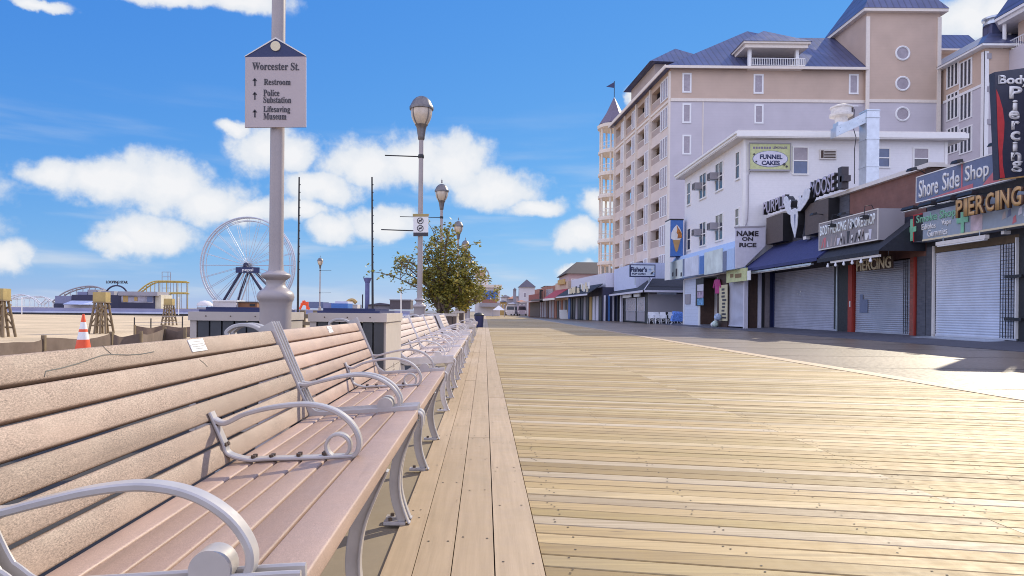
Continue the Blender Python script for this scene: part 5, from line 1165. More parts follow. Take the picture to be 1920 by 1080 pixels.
# octagonal corner turret with open balconies
tc = thing('hotel_turret', 'open round balcony turret with pointed slate roof at the hotel far corner', 'turret', (17.15, 92, .1))
R_ = 1.95; cxy = (17.15, 92.0)
for k in range(8):
    z = 22.6 - 2.98 * k
    if z < .2: break
    b = MB(); b.lathe((*cxy, z), [(R_ + .02, -.55), (R_ + .12, -.5), (R_ + .12, -.18), (R_ + .0, -.15), (R_ - .02, 0)], creamtrim, 16, False); b.build('floor_ring', tc)
for k in range(8):
    a = 2 * math.pi * (k + .5) / 8; b = MB(); b.tube([(cxy[0] + R_ * .93 * math.cos(a), cxy[1] + R_ * .93 * math.sin(a), .1), (cxy[0] + R_ * .93 * math.cos(a), cxy[1] + R_ * .93 * math.sin(a), 25.5)], .14, creamtrim, 8); b.build('column', tc)
for k in range(8):
    z = 22.6 - 2.98 * k
    if z < .3: continue
    b = MB(); b.ring((*cxy, z + .95), (0, 0, 1), R_ * .93, .04, white, 16, 5); b.ring((*cxy, z + .5), (0, 0, 1), R_ * .93, .025, white, 16, 4)
    for j in range(24): a = 2 * math.pi * j / 24; c = (cxy[0] + R_ * .93 * math.cos(a), cxy[1] + R_ * .93 * math.sin(a)); b.tube([(*c, z), (*c, z + .95)], .018, white, 4)
    b.build('balcony_railing', tc)
b = MB(); b.lathe((*cxy, 25.5), [(R_ - .1, -.1), (R_ + .25, 0), (R_ + .3, .4), (R_ + .1, .5)], creamtrim, 16, False); b.build('cornice', tc)
b = MB(); b.lathe((*cxy, 26.0), [(R_ + .30, 0), (R_ * .55, 1.75), (0, 3.9)], turretroof, 8, False, math.pi / 8); b.build('roof', tc)
b = MB(); b.tube([(*cxy, 29.8), (*cxy, 32.0)], .05, black, 6); fl = b.build('flagpole', tc); b = MB(); b.prism([(cxy[0], cxy[1], 31.9), (cxy[0], cxy[1], 31.1), (cxy[0] - 1.1, cxy[1], 31.25)], (0, .03, 0), navy); b.build('flag', fl)
# right wing
wg_ = thing('hotel_wing', 'right hotel wing with triple windows and blue cone roofed turret', 'building', (45.4, 62.3, .1))
XG = 45.4; YG0, YG1 = 62.3, 67.85
b = MB(); b.box(XG, 62, YG0, YG1 + 8, .1, 22.0, lav); b.box(XG, 62, YG0, YG1 + 8, 22.002, ZE, tan); b.build('wall', wg_)
b = MB(); b.box(XG - .08, XG - .003, YG0, YG1, 21.9, 22.15, white); b.box(XG - .08, 49, YG0 - .08, YG0 - .003, 21.9, 22.15, white); b.box(XG - .12, XG + .3, YG0 - .12, YG0 - .082, .1, ZE - .3, white); b.box(XG - .12, XG - .082, YG0 - .12, YG0 + .3, .1, ZE - .3, white)
b.box(XG - .7, XG + .3, YG0 - .7, YG1 + 7, ZE + .003, ZE + .2, white); b.box(XG + .3, 49.5, YG0 - .7, YG0 - .1, ZE + .003, ZE + .2, white); b.build('trim', wg_)
b = MB(); b.add([(XG - .75, YG0 - .75, ZE + .203), (52, YG0 - .75, ZE + .203), (52, 66, 28.3), (48.6, 66, 28.3), (XG - .75, 75, ZE + .203), (48.6, 75, 28.3), (52, 75, 28.3)], [(0, 1, 2, 3), (0, 3, 5, 4), (3, 2, 6, 5)], seamy); b.build('roof', wg_)
b = MB(); b.box(45.02, 54, 76.2, 79, 25.4, 30.1, tan); b.prism([(44.9, 75.3, 30.32), (44.9, 79.2, 30.32), (44.9, 79.2, 33.0), (44.9, 77.9, 32.9)], (10, 0, 0), seam); b.box(44.85, 55, 75.2, 79.2, 30.10, 30.30, creamtrim); b.build('rear_roof', wg_)
b = MB(); c = atY(1865, 55, 66); b.box(c.x - .6, c.x + .7, 65.5, 66.8, c.z - 1.8, c.z + .4, seamy); b.lathe((c.x, 66.1, c.z + .4), [(.9, 0), (.9, .25), (.7, .3), (.7, .5), (1.0, .52), (1.0, .7), (.3, .85)], steel, 16); b.build('chimney', wg_)
for (yt, yb) in ((113, 163), (174, 224), (238, 287)):
    for x0, x1 in ((1776.5, 1797), (1800.5, 1822)):
        p, q = atX(x1, (yt + yb) / 2, XG), atX(x0, (yt + yb) / 2, XG); xm = (x0 + x1) / 2; za, zb = atX(xm, yb - 2, XG).z, atX(xm, yt + 2, XG).z
        b = MB()
        for j in range(4): c = p.y + (q.y - p.y) * j / 3; b.box(XG - .06, XG - .003, c - .09, c + .09, za, zb, white)
        b.box(XG - .08, XG - .003, p.y - .1, q.y + .1, za - .12, za - .002, white); b.box(XG - .06, XG - .003, p.y - .1, q.y + .1, zb + .002, zb + .12, white); w = b.build('window', wg_)
        b = MB(); b.box(XG - .03, XG - .004, p.y + .1, q.y - .1, za, zb, glass); b.build('pane', w)
for y in (106, 168, 229): p = atY(1853, y, YG0); b = MB(); b.box(p.x - .2, p.x + .2, YG0 - .15, YG0 - .003, p.z - .25, p.z + .25, greywall); b.build('wall_light', wg_)
tcx, tcy, tr_ = 51.3, 61.6, 4.0
b = MB(); b.lathe((tcx, tcy, .1), [(tr_, 0), (tr_, 22.0), (tr_ + .1, 22.1), (tr_, 22.3), (tr_, 25.0)], lav, 8, False, math.pi / 8); b.build('turret_wall', wg_)
b = MB(); b.lathe((tcx, tcy, 25.1), [(tr_ - 1.2, 0), (tr_ - 1.2, 2.7)], tan, 8, False, math.pi / 8); b.build('turret_room', wg_)
for k in range(8):
    a = math.pi / 8 + k * math.pi / 4; c = (tcx + tr_ * .96 * math.cos(a), tcy + tr_ * .96 * math.sin(a)); b = MB(); b.tube([(*c, 25.0), (*c, 27.8)], .16, white, 8); b.build('column', wg_)
b = MB()
for k in range(8):
    a0, a1 = math.pi / 8 + k * math.pi / 4, math.pi / 8 + (k + 1) * math.pi / 4
    c0, c1 = [Vector((tcx + tr_ * .96 * math.cos(a), tcy + tr_ * .96 * math.sin(a), 0)) for a in (a0, a1)]
    b.tube([c0 + Vector((0, 0, 26.0)), c1 + Vector((0, 0, 26.0))], .05, white, 5)
    for j in range(1, 14): v = c0.lerp(c1, j / 14); b.tube([v + Vector((0, 0, 25.1)), v + Vector((0, 0, 26.0))], .022, white, 4)
b.build('balcony_railing', wg_)
b = MB(); b.lathe((tcx, tcy, 27.8), [(tr_ - .2, 0), (tr_ + .3, 0.02), (tr_ + .4, .3), (tr_ + .6, .35), (tr_ + .6, .6), (tr_ + .4, .62)], white, 8, False, math.pi / 8); b.build('turret_cornice', wg_)
b = MB(); b.lathe((tcx, tcy, 28.43), [(tr_ + .65, 0), (tr_ * .62, 3.4), (tr_ * .25, 7.0), (0, 10)], seam, 8, False, math.pi / 8); b.build('turret_roof', wg_)

# ------------------------------------------------------------------ shops farther down the boardwalk
def XR_(y): return 12.6 - .085 * (y - 53)
def far_block(name, label, cat, x0, x1, h, wall, parts=(), depth=9, z0=.02):
    # x0 > x1 pixels along the street line; front follows the bend of the street
    def yy(x): u = (x - 909.2) / F; return (12.6 + .085 * 53) / (u + .085)
    ya, yb = yy(x0), yy(x1); t = thing(name, label, cat, (XR_(ya), ya, z0))
    fr = lambda y, d, z: Vector((XR_(y) + d, y, z))
    b = MB(); b.hexa([fr(ya, 0, z0), fr(ya, depth, z0), fr(yb, depth, z0), fr(yb, 0, z0), fr(ya, 0, h), fr(ya, depth, h), fr(yb, depth, h), fr(yb, 0, h)], wall); b.build('wall', t)
    return t, ya, yb, fr
def slab(t, name, fr, ya, yb, d0, d1, z0, z1, m, dz=0):   # dz: how far the outer edge drops
    b = MB(); b.hexa([fr(ya, d0, z0 - dz), fr(ya, d1, z0), fr(yb, d1, z0), fr(yb, d0, z0 - dz), fr(ya, d0, z1 - dz), fr(ya, d1, z1), fr(yb, d1, z1), fr(yb, d0, z1 - dz)], m); return b.build(name, t)
rr = random.Random(21)
t, ya, yb, fr = far_block('awning_shop', 'shop row with navy canopy and crowded cream letters, beyond the popcorn shop', 'shop', 1130, 1066, 3.3, dkblock)
slab(t, 'parapet', fr, ya, yb, .3, 8.5, 3.302, 4.7, palelav)
for k in range(5): b = MB(); b.box(XR_(ya) + .1 + k * .42, XR_(ya) + .24 + k * .42, ya - .25, ya - .01, .03, 2.5, (palelav, midblue)[k % 2]); b.build('post', t)
slab(t, 'awning', fr, ya, yb, -1.5, -.004, 3.55, 3.65, awnblk, .95); slab(t, 'awning_edge', fr, ya, yb, -1.56, -1.50, 2.5, 2.66, palelav)
n = 12
for k in range(n):
    y0_, y1_ = ya + (yb - ya) * (k + .12) / n, ya + (yb - ya) * (k + .8) / n; slab(t, 'front_bay', fr, y0_, y1_, -.08, -.004, .03, 2.45, rr.choice((black, brownwood, black, greywall, ochre, midblue, palelav, black)))
for k in range(16):
    y0_ = ya + .3 + k * .62; z = rr.uniform(3.0, 3.5); slab(t, 'canopy_letter', fr, y0_, y0_ + .38, -1.3, -1.2, z - .3, z + .35, rr.choice((cream, cream, black, white)))
t, ya, yb, fr = far_block('canopy_shop', 'shop with a red sloping canopy beside the navy awning row', 'shop', 1064.5, 1041, 4.6, M('far_peach_wall', (.55, .42, .33), .8, var=.08))
slab(t, 'awning', fr, ya, yb, -1.6, -.004, 3.6, 3.7, redroof, 1.1); slab(t, 'awning_edge', fr, ya, yb, -1.66, -1.6, 2.3, 2.56, offw)
for k in range(6): slab(t, 'front_bay', fr, ya + (yb - ya) * (k + .1) / 6, ya + (yb - ya) * (k + .8) / 6, -.08, -.004, .03, 2.3, rr.choice((brownwood, greywall, terrac, black)))
slab(t, 'roof_sign', fr, ya + 1, ya + 5, -.3, -.1, 4.3, 4.9, ochre)
t, ya, yb, fr = far_block('brown_shop', 'brown shop with terracotta upper wall and a tall striped sign, farther on', 'shop', 1040, 1016, 4.4, terrac)
slab(t, 'canopy', fr, ya, yb, -1.6, -.004, 2.5, 2.7, brownpanel, .1)
for k in range(5): slab(t, 'front_bay', fr, ya + (yb - ya) * (k + .1) / 5, ya + (yb - ya) * (k + .8) / 5, -.08, -.004, .03, 2.4, rr.choice((brownwood, greywall, brownpanel)))
slab(t, 'upper_window', fr, ya + 1, ya + 6, -.12, -.004, 3.0, 4.0, greyglass)
p = atY(1015, 560, 99); t2 = thing('tall_sign', 'tall narrow orange and black sign rising above the brown shops', 'sign', (p.x, 99, 2.7)); b = MB(); q = atY(1018.5, 543.5, 99); b.box(p.x - .25, q.x, 99, 99.4, 2.2, q.z, black); b.box(p.x + .05, q.x - .1, 98.95, 98.998, 2.6, q.z - .2, terrac); b.build('panel', t2); b = MB(); b.box(p.x - .1, p.x, 99.1, 99.3, .03, 2.198, steel); b.build('post', t2)
t, ya, yb, fr = far_block('brick_shop', 'low red brick shop with a dark brown shutter, far down the row', 'shop', 1015, 991, 3.6, redbrick)
slab(t, 'canopy', fr, ya, yb, -1.5, -.004, 2.4, 2.6, signface, .15); slab(t, 'front_shutter', fr, ya + 1, yb - 2, -.06, -.004, .05, 2.3, brownpanel); slab(t, 'parapet', fr, ya, ya + 6, -.06, 1, 3.602, 4.3, terrac)
def house(name, label, cat, x0, x1, ytop, yeave, Y, wall, roofm, depth=8, gable=False, win=((.3, .5), (.65, .5)), base=602):
    p, q = atY(x0, yeave, Y), atY(x1, yeave, Y); ap = atY((x0 + x1) / 2, ytop, Y); t = thing(name, label, cat, ((p.x + q.x) / 2, Y, .02))
    b = MB(); b.box(p.x, q.x, Y, Y + depth, .02, p.z, wall); b.build('wall', t); w = q.x - p.x; e = w * .07
    zr = ap.z; b = MB(); m = (p.x + q.x) / 2
    if ytop < yeave - .5:
        pk = [(m, Y + depth / 2, zr)] * 2 if not gable else [(p.x + w * .3, Y + depth / 2, zr), (q.x - w * .0, Y + depth / 2, zr)]
        if not gable: b.add([(p.x - e, Y - .4, p.z), (q.x + e, Y - .4, p.z), (q.x + e, Y + depth, p.z), (p.x - e, Y + depth, p.z), pk[0]], [(0, 1, 4), (1, 2, 4), (2, 3, 4), (3, 0, 4), (3, 2, 1, 0)], roofm)
        else: b.add([(p.x - e, Y - .4, p.z), (q.x + e, Y - .4, p.z), (q.x + e, Y + depth, p.z), (p.x - e, Y + depth, p.z), *pk], [(0, 1, 5, 4), (1, 2, 5), (2, 3, 4, 5), (3, 0, 4), (3, 2, 1, 0)], roofm)
    else: b.box(p.x - e, q.x + e, Y - .3, Y + depth, p.z, p.z + .3, roofm)
    b.build('roof', t)
    for (u, v) in win:
        hw = min(.8, w * .09); x = p.x + w * u; z = p.z * v; b = MB(); b.box(x - hw, x + hw, Y - .06, Y - .003, z - .6, z + .6, white); wd = b.build('window', t); b = MB(); b.box(x - hw * .75, x + hw * .75, Y - .08, Y - .061, z - .48, z + .48, greyglass); b.build('pane', wd)
    return t
house('hip_roof_house', 'pale pink house with a dark brown hipped roof behind the shop row', 'house', 1066, 1150, 486, 513, 112, pinkwall, M('far_brown_roof', (.045, .034, .036), .8), 14, True, ((.15, .8), (.3, .8), (.45, .8), (.6, .8)))
house('flat_house', 'pinkish flat roofed building left of the brown roofed house', 'building', 1024, 1066, 534, 536, 125, pinkwall, roofdk, 10, False, ((.2, .75), (.45, .75), (.7, .75)))
house('pyramid_house', 'white cube shaped building with a dark pyramid roof, far away', 'building', 974, 1003, 523, 538, 150, palewall, roofdk, 4, False, ((.35, .72),))
house('clock_cupola', 'small slim tower with a dark cap beside the pyramid roof building', 'tower', 962.5, 968, 539, 543, 152, greywall, roofdk, 1.2, False, ())
for i, (x0, x1, yt, ye, Y, w_, r_, lb) in enumerate(((940, 956, 552, 557, 165, palewall, roofdk, 'small pale far house with a dark roof, leftmost of the far cluster'), (953, 975, 554, 560, 160, greywall, terrac, 'grey far house with a terracotta roof below the slim tower'),
        (968, 990, 553, 556, 158, pinkwall, roofdk, 'pinkish far building under the pyramid roof building'), (986, 1012, 548, 556, 156, palewall, roofdk, 'pale far house with a dark roof right of the pyramid roof'), (936, 950, 562, 566, 150, ochre, roofdk, 'tan far shed beside the blue billboard building'),
        (952, 972, 566, 570, 145, palewall, greywall, 'white low far building at the end of the boardwalk'), (970, 988, 562, 566, 140, greywall, terrac, 'grey low far shop with a red brown roof'))):
    house('far_house', lb, 'house', x0, x1, yt, ye, Y, w_, r_, 6, False, ((.3, .6), (.7, .6)))
# building with the blue billboard
bb = thing('billboard_building', 'pale building with a big blue picture front, left of the far street end', 'building', atY(918, 590, 118))
Yb = 118; p, q = atY(890, 590, Yb), atY(938, 534, Yb)
b = MB(); b.box(p.x, q.x, Yb, Yb + 8, .02, q.z - .5, palewall); b.build('wall', bb); b = MB(); b.box(p.x - .3, q.x + .3, Yb - .4, Yb + 8, q.z - .5, q.z, creamtrim); b.build('cornice', bb)
def fb2(par, name, x0, yt, x1, yb_, Y, m, d=.1): a, c = atY(x0, yb_, Y), atY(x1, yt, Y); b = MB(); b.box(a.x, c.x, Y - d, Y - .004, a.z, c.z, m); return b.build(name, par)
fb2(bb, 'picture_front', 902, 545, 933, 561, Yb, midblue); fb2(bb, 'picture_front', 904, 561.3, 932, 568, Yb, terrac); fb2(bb, 'canopy', 899, 568.3, 937, 575, Yb, greywall, 1.2); fb2(bb, 'picture_shape', 904, 551, 911, 561, Yb - .1, slateblue, .05)
t = thing('roof_ride', 'round brown ride structure on top of the billboard building', 'ride', atY(905, 530, Yb + 2)); c = atY(903, 516, Yb + 2)
b = MB(); b.box(c.x - 1.1, c.x + .7, Yb + 1.5, Yb + 2.5, c.z - .6, c.z + .9, M('ride_tan', (.48, .33, .22), .7)); b.build('body', t); b = MB(); b.ring(c, (0, 1, 0), 1.25, .12, greywall, 24, 5, R(90), R(-70)); b.build('arch', t); b = MB(); b.box(c.x - 1.3, c.x + 1.2, Yb + 1, Yb + 3, q.z + .002, c.z - .6, palewall); b.build('base', t)
t = thing('white_tent', 'small white canopy tent at the far end of the boardwalk', 'tent', atY(935, 592, 105)); c = atY(935, 592, 105)
b = MB(); b.add([(c.x - .95, 104, 1.0), (c.x + .95, 104, 1.0), (c.x + .95, 106, 1.0), (c.x - .95, 106, 1.0), (c.x, 105, 1.75)], [(0, 1, 4), (1, 2, 4), (2, 3, 4), (3, 0, 4)], white); b.build('canopy', t)
for sx in (-.9, .9):
    for sy in (104.05, 105.95): b = MB(); b.tube([(c.x + sx, sy, .02), (c.x + sx, sy, 1.0)], .05, greywall, 5); b.build('leg', t)
def van(x, Y, m, lb):
    c = atY(x, 590, Y); t = thing('parked_van', lb, 'van', (c.x, Y, .02), 'vehicles at the far street end'); w = .85
    b = MB(); b.prism([(c.x - w, Y, .35), (c.x + w, Y, .35), (c.x + w, Y, 1.1), (c.x + w * .85, Y, 1.95), (c.x - w * .85, Y, 1.95), (c.x - w, Y, 1.1)], (0, 4, 0), m); b.build('body', t)
    b = MB(); b.prism([(c.x - w * .85, Y - .02, 1.15), (c.x + w * .85, Y - .02, 1.15), (c.x + w * .74, Y - .02, 1.8), (c.x - w * .74, Y - .02, 1.8)], (0, .018, 0), glass); b.build('windscreen', t)
    for s_ in (-1, 1):
        for yy_ in (Y + .7, Y + 3.2): b = MB(); b.disc((c.x + s_ * (w - .1), yy_, .36), (s_, 0, 0), .34, .15, black, 14); b.build('wheel', t)
        b = MB(); b.box(c.x + s_ * w * .8 - .12, c.x + s_ * w * .8 + .12, Y - .03, Y - .002, .65, .85, white); b.build('headlight', t)
van(957, 132, palewall, 'pale van parked at the far street end, left of a grey one'); van(967, 134, greywall, 'grey van parked at the far street end, between two others'); van(979, 130, M('van_mauve', (.45, .38, .44), .4), 'mauve van parked nearest the far brick shop')
c = atZ(1058, 598, .02); t = thing('sandwich_board', 'white sandwich board leaning in front of the red canopy shop', 'sandwich board', (c.x, c.y, .02))
b = MB(); b.hexa([(c.x - .45, c.y, .03), (c.x + .45, c.y, .03), (c.x + .45, c.y + .05, .03), (c.x - .45, c.y + .05, .03), (c.x - .55, c.y + .3, 1.1), (c.x + .35, c.y + .3, 1.1), (c.x + .35, c.y + .35, 1.1), (c.x - .55, c.y + .35, 1.1)], white); b.build('front_board', t); b = MB(); b.hexa([(c.x - .45, c.y + .7, .03), (c.x + .45, c.y + .7, .03), (c.x + .45, c.y + .75, .03), (c.x - .45, c.y + .75, .03), (c.x - .55, c.y + .36, 1.1), (c.x + .35, c.y + .36, 1.1), (c.x + .35, c.y + .4, 1.1), (c.x - .55, c.y + .4, 1.1)], white); b.build('back_board', t)

# ------------------------------------------------------------------ beach and pier
def fence_run(pts, zt, label, name='silt_fence', sag=.06):
    t = thing(name, label, 'fence', (pts[0][0], pts[0][1], -.3))
    b = MB(); vs = []; fs = []
    for (xa, ya), (xb, yb_) in zip(pts[:-1], pts[1:]):
        n = 8; o = len(vs)
        for k in range(n + 1):
            u = k / n; x, y = xa + (xb - xa) * u, ya + (yb_ - ya) * u; w = .05 * math.sin(u * 9 + xa * 3)
            vs += [(x + w, y, -.32), (x + w * .4, y, zt - sag * 4 * u * (1 - u) + .02 * math.sin(7 * u + ya))]
        for k in range(n): fs.append((o + 2 * k, o + 2 * k + 2, o + 2 * k + 3, o + 2 * k + 1))
    b.add(vs, fs, fabric, True); b.build('fabric', t)
    for (x, y) in pts: b = MB(); b.box(x - .035, x + .035, y - .03, y + .03, -.32, zt + .05, wood); b.build('post', t)
    return t
fx = lambda x, y, z: atZ(x, y, z)
pts = [fx(x, y, .28) for x, y in ((-90, 642), (-10, 640.5), (82, 633.5), (209, 626), (264, 625), (309, 616), (347, 617))]
fence_run([(p.x, p.y) for p in pts], .28, 'near brown silt fence sagging between timber stakes at the sand edge')
pts = [(atY(x, 600, 26).x, y) for x, y in ((253, 26), (283, 27), (342, 28), (420, 29))]
fence_run(pts, .16, 'second dark silt fence farther out on the sand, right of the timber stands')
t = thing('wire_fence', 'thin wire fence on slim dark stakes across the far sand', 'fence', (-14, 34, -.3))
for x, yt in ((252, 595), (283, 597), (342, 593)): p = atY(x, yt, 33); b = MB(); b.tube([(p.x, 33, -.3), (p.x, 33, p.z)], .03, black, 5); b.build('post', t)
b = MB(); p, q = atY(252, 598, 33), atY(345, 598, 33)
for z in (.15, .45): b.tube([(p.x, 33, z), (q.x, 33, z)], .008, greywall, 4)
b.build('wire', t)
def stand(x, yb_, yt, label, w=.62):
    p = atZ(x, yb_, -.3); Y = p.y; top = atY(x, yt, Y).z; t = thing('timber_stand', label, 'lifeguard stand', (p.x, Y, -.3), 'tall timber stands on the beach')
    hb = (top + .3) * .23
    b = MB(); b.box(p.x - w * .78, p.x + w * .78, Y - w * .55, Y + w * .55, top - hb, top, woodbox); b.box(p.x - w * .85, p.x + w * .85, Y - w * .6, Y + w * .6, top - hb - .05, top - hb - .002, wood); b.build('top_box', t)
    zt2 = top - hb - .052
    for sx in (-1, -.33, .33, 1):
        for sy in ((-1, 1)):
            b = MB(); b.tube([(p.x + sx * w * .62, Y + sy * w * .4, zt2), (p.x + sx * w * 1.05, Y + sy * w * .9, -.32)], .05, wood, 6); b.build('leg', t)
    for sy in (-1, 1):
        b = MB(); y = Y + sy * w * .68; zm = (zt2 - .3) / 2
        b.box(p.x - w * .88, p.x + w * .88, y - .03, y + .03, zm - .35, zm - .28, wood); b.tube([(p.x - w * .7, y, zm + .1), (p.x + w * .72, y, zm + .55)], .035, wood, 5); b.tube([(p.x + w * .7, y, zm + .1), (p.x - w * .72, y, zm + .55)], .035, wood, 5)
        b.tube([(p.x - w * .85, y, zm - .25), (p.x - w * .2, y, zm + .1)], .03, wood, 5); b.tube([(p.x + w * .85, y, zm - .25), (p.x + w * .2, y, zm + .1)], .03, wood, 5)
        b.build('brace', t)
stand(190, 625.5, 548, 'tall timber stand on the sand behind the orange cone', .36); stand(317, 610, 560, 'smaller timber stand farther out on the sand', .36); stand(-2, 632, 541, 'timber stand cut by the left edge of the photo', .38)
p = atY(156, 640, 12.6); t = thing('traffic_cone', 'orange traffic cone with white reflective bands at the sand fence', 'traffic cone', (p.x, 12.6, -.012))
zz = [(.04, .145), (.18, .12), (.30, .098), (.38, .084), (.44, .073), (.58, .048), (.72, .024), (.745, .018)]
def cone_seg(name, z0, z1, m):
    b = MB(); f = lambda z: .151 - .181 * z; b.lathe((p.x, 12.6, 0), [(f(z0), z0), (f(z1), z1)], m, 20); return b.build(name, t)
b = MB(); b.box(p.x - .19, p.x + .19, 12.41, 12.79, -.012, .03, orange); b.build('base', t)
for z0_, z1_, m_, nm in ((.03, .27, orange, 'body'), (.27, .41, white, 'band'), (.41, .46, orange, 'body'), (.46, .59, white, 'band'), (.59, .74, orange, 'body')): cone_seg(nm, z0_, z1_, m_)
# boardwalk rail behind the nearest post
t = thing('slatted_fence', 'low tan slatted dune fence between the two trash enclosures', 'fence', (-3, 10, -.01))
b = MB(); rr = random.Random(8)
p, q = atY(540, 600, 11), atY(590, 600, 11)
for k in range(7): z = .06 + k * .11; b.box(p.x, q.x, 11 + rr.uniform(-.02, .02), 11.05, z, z + rr.uniform(.04, .075), wood)
b.build('slat', t); b = MB()
for x in (p.x, (p.x + q.x) / 2, q.x): b.box(x - .04, x + .04, 11.052, 11.12, -.012, .85, wood)
b.build('post', t)
YP = 100.0
t = thing('pier_wall', 'long grey blue pier wall closing off the beach', 'wall', (-40, YP, -.3))
b = MB(); b.box(-300, -11, YP, YP + 1, -.3, .72, pierw); b.build('wall', t); b = MB(); b.box(-300, -11, YP - .3, YP - .003, -.02, .22, pierl); b.build('ledge', t); b = MB(); b.box(-300, -11, YP - .2, YP - .003, -.3, -.022, black); b.build('ledge_shadow', t)  # black strip below the ledge is its shadow line, put in as colour
b = MB(); b.box(-700, -11, YP + 1, 420, -.6, .3, conc); tag(b.build('pier_deck'), kind='structure')
def pb(par, name, x0, yt, x1, yb_, Y, m, depth=4): a, c = atY(x0, yb_, Y), atY(x1, yt, Y); b = MB(); b.box(a.x, c.x, Y, Y + depth, max(.3, a.z) if a.z < .5 else a.z, c.z, m); return b.build(name, par)
Yk = 112.0
t = thing('arcade_building', 'dark navy amusement building with blue canopy and white walls, left on the pier', 'building', atY(150, 580, Yk))
pb(t, 'grey_block', 103, 555, 134, 570, Yk + .5, pierw); pb(t, 'wall', 120, 572, 178, 581, Yk, palewall); pb(t, 'dark_front', 134, 553, 182, 566, Yk + .2, dkblock); pb(t, 'dark_front', 101, 569, 120, 581, Yk + .1, dkblock); pb(t, 'roof_unit', 145, 547, 165, 553, Yk + 2, pierw); pb(t, 'roof_unit', 164, 543, 181, 553, Yk + 2, greywall)
b = MB(); a, c = atY(118, 571, Yk - 1.5), atY(181, 564, Yk); b.hexa([(a.x, Yk - 1.5, a.z), (c.x, Yk - 1.5, a.z), (c.x, Yk - .003, c.z - .1), (a.x + .5, Yk - .003, c.z - .1), (a.x, Yk - 1.5, a.z + .1), (c.x, Yk - 1.5, a.z + .1), (c.x, Yk - .003, c.z), (a.x + .5, Yk - .003, c.z)], pierl); b.build('awning', t)
t = thing('mural_building', 'dark amusement building with a painted mural under a pale flat roof', 'building', atY(250, 580, Yk))
pb(t, 'wall', 205, 554, 290, 581, Yk, dkblock); pb(t, 'roof', 222, 547, 295, 554, Yk - .5, greywall); pb(t, 'end_wall', 290, 553, 302, 581, Yk + .2, M('far_cream_wall', (.60, .54, .42), .8, var=.2, scale=.8)); pb(t, 'roof_unit', 190, 546, 214, 554, Yk + 2, greywall)
mu = fb2(t, 'mural', 228, 550, 288, 567, Yk, M('mural_paint', (.38, .36, .42), .7, var=.55, scale=.6), .08); fb2(t, 'mural_figure', 231, 553, 240, 566, Yk - .09, ochre, .05); fb2(t, 'mural_figure', 276, 556, 286, 566, Yk - .09, slateblue, .05); fb2(t, 'mural_figure', 252, 557, 258, 564, Yk - .09, ochre, .05)
t = thing('ride_arch', 'dark arch carrying LOOPING STAR letters above the amusement roofs', 'ride sign', atY(220, 550, 116)); c = atY(218.5, 557, 116)
b = MB(); b.ring(c, (0, 1, 0), 1.95, .14, dkblock, 28, 6, 0, 2 * math.pi); b.build('arch', t); b = MB(); b.tube([atY(220, 536, 116), atY(220, 528, 116)], .08, dkblock, 5); b.build('post', t)
frtext('LOOPING STAR', t, 199, 526, 240, 531.5, 116, inkm, .05, .05)
def coaster(name, label, pts, Y, m, zb=.3, r=.16, posts=True, cat='roller coaster'):
    P = [atY(x, y, Y) for x, y in spline(pts, 6)]; t = thing(name, label, cat, (P[0].x, Y, zb))
    b = MB(); b.tube(P, r, m, 6); b.tube([p + Vector((0, 1.1, -.15)) for p in P], r, m, 6)
    for p in P[::2]: b.tube([p, p + Vector((0, 1.1, -.15))], r * .5, m, 4)
    b.build('track', t)
    for p in P[::3]:
        if p.z > 1: b = MB(); b.tube([p + Vector((0, .5, -.1)), (p.x, Y + .5, zb)], r * .55, m, 5); b.build('support', t)
    return t
coaster('coaster_track', 'grey arched coaster track rising behind the dark arcade', [(98, 566), (118, 550), (140, 541), (165, 536.5), (185, 539), (200, 548), (206, 556)], 124, greywall, r=.13)
coaster('coaster_track', 'yellow coaster hill curving right above the mural building', [(258, 548), (272, 536), (288, 528), (310, 527), (350, 528)], 122, rideyel, r=.13)
coaster('coaster_track', 'lower yellow coaster rail running toward the coaster tower', [(300, 552), (318, 549), (350, 549)], 121, rideyel, r=.11)
coaster('coaster_track', 'pale far coaster humps at the left end of the pier', [(-10, 574), (14, 558), (40, 552), (62, 560), (75, 570), (88, 560), (104, 568)], 135, ridewhite, r=.10)
coaster('coaster_track', 'lower pale coaster loop in front of the far humps', [(-10, 566), (8, 560), (30, 559), (55, 557), (80, 556), (95, 566)], 131, ridewhite, r=.08)
t = thing('coaster_tower', 'thin square lattice tower above the yellow coaster rails', 'ride tower', atY(315, 560, 123))
b = MB()
for x, yt in ((304, 510), (315, 510), (320, 511), (350, 529), (331, 529), (340, 529), (325, 529), (297, 529)): b.tube([atY(x, yt, 123 + (x % 3)), atY(x, 580, 123 + (x % 3))], .06, greywall, 5)
for y in (510, 519, 540): b.tube([atY(304, y, 123), atY(320, y, 123)], .05, greywall, 4)
b.build('frame', t)
for x, lb in ((41, 'thin white pole at the far left of the pier wall'), (335, 'thin white pole beside the yellow coaster tower')):
    t = thing('pole', lb, 'pole', atY(x, 590, 99)); b = MB(); b.tube([atY(x, 560, 99), atY(x, 591, 99)], .065, white, 8); b.build('shaft', t); b = MB(); c = atY(x, 560, 99); b.lathe(c, [(.1, 0), (.1, .1), (0, .2)], white, 8); b.build('cap', t)
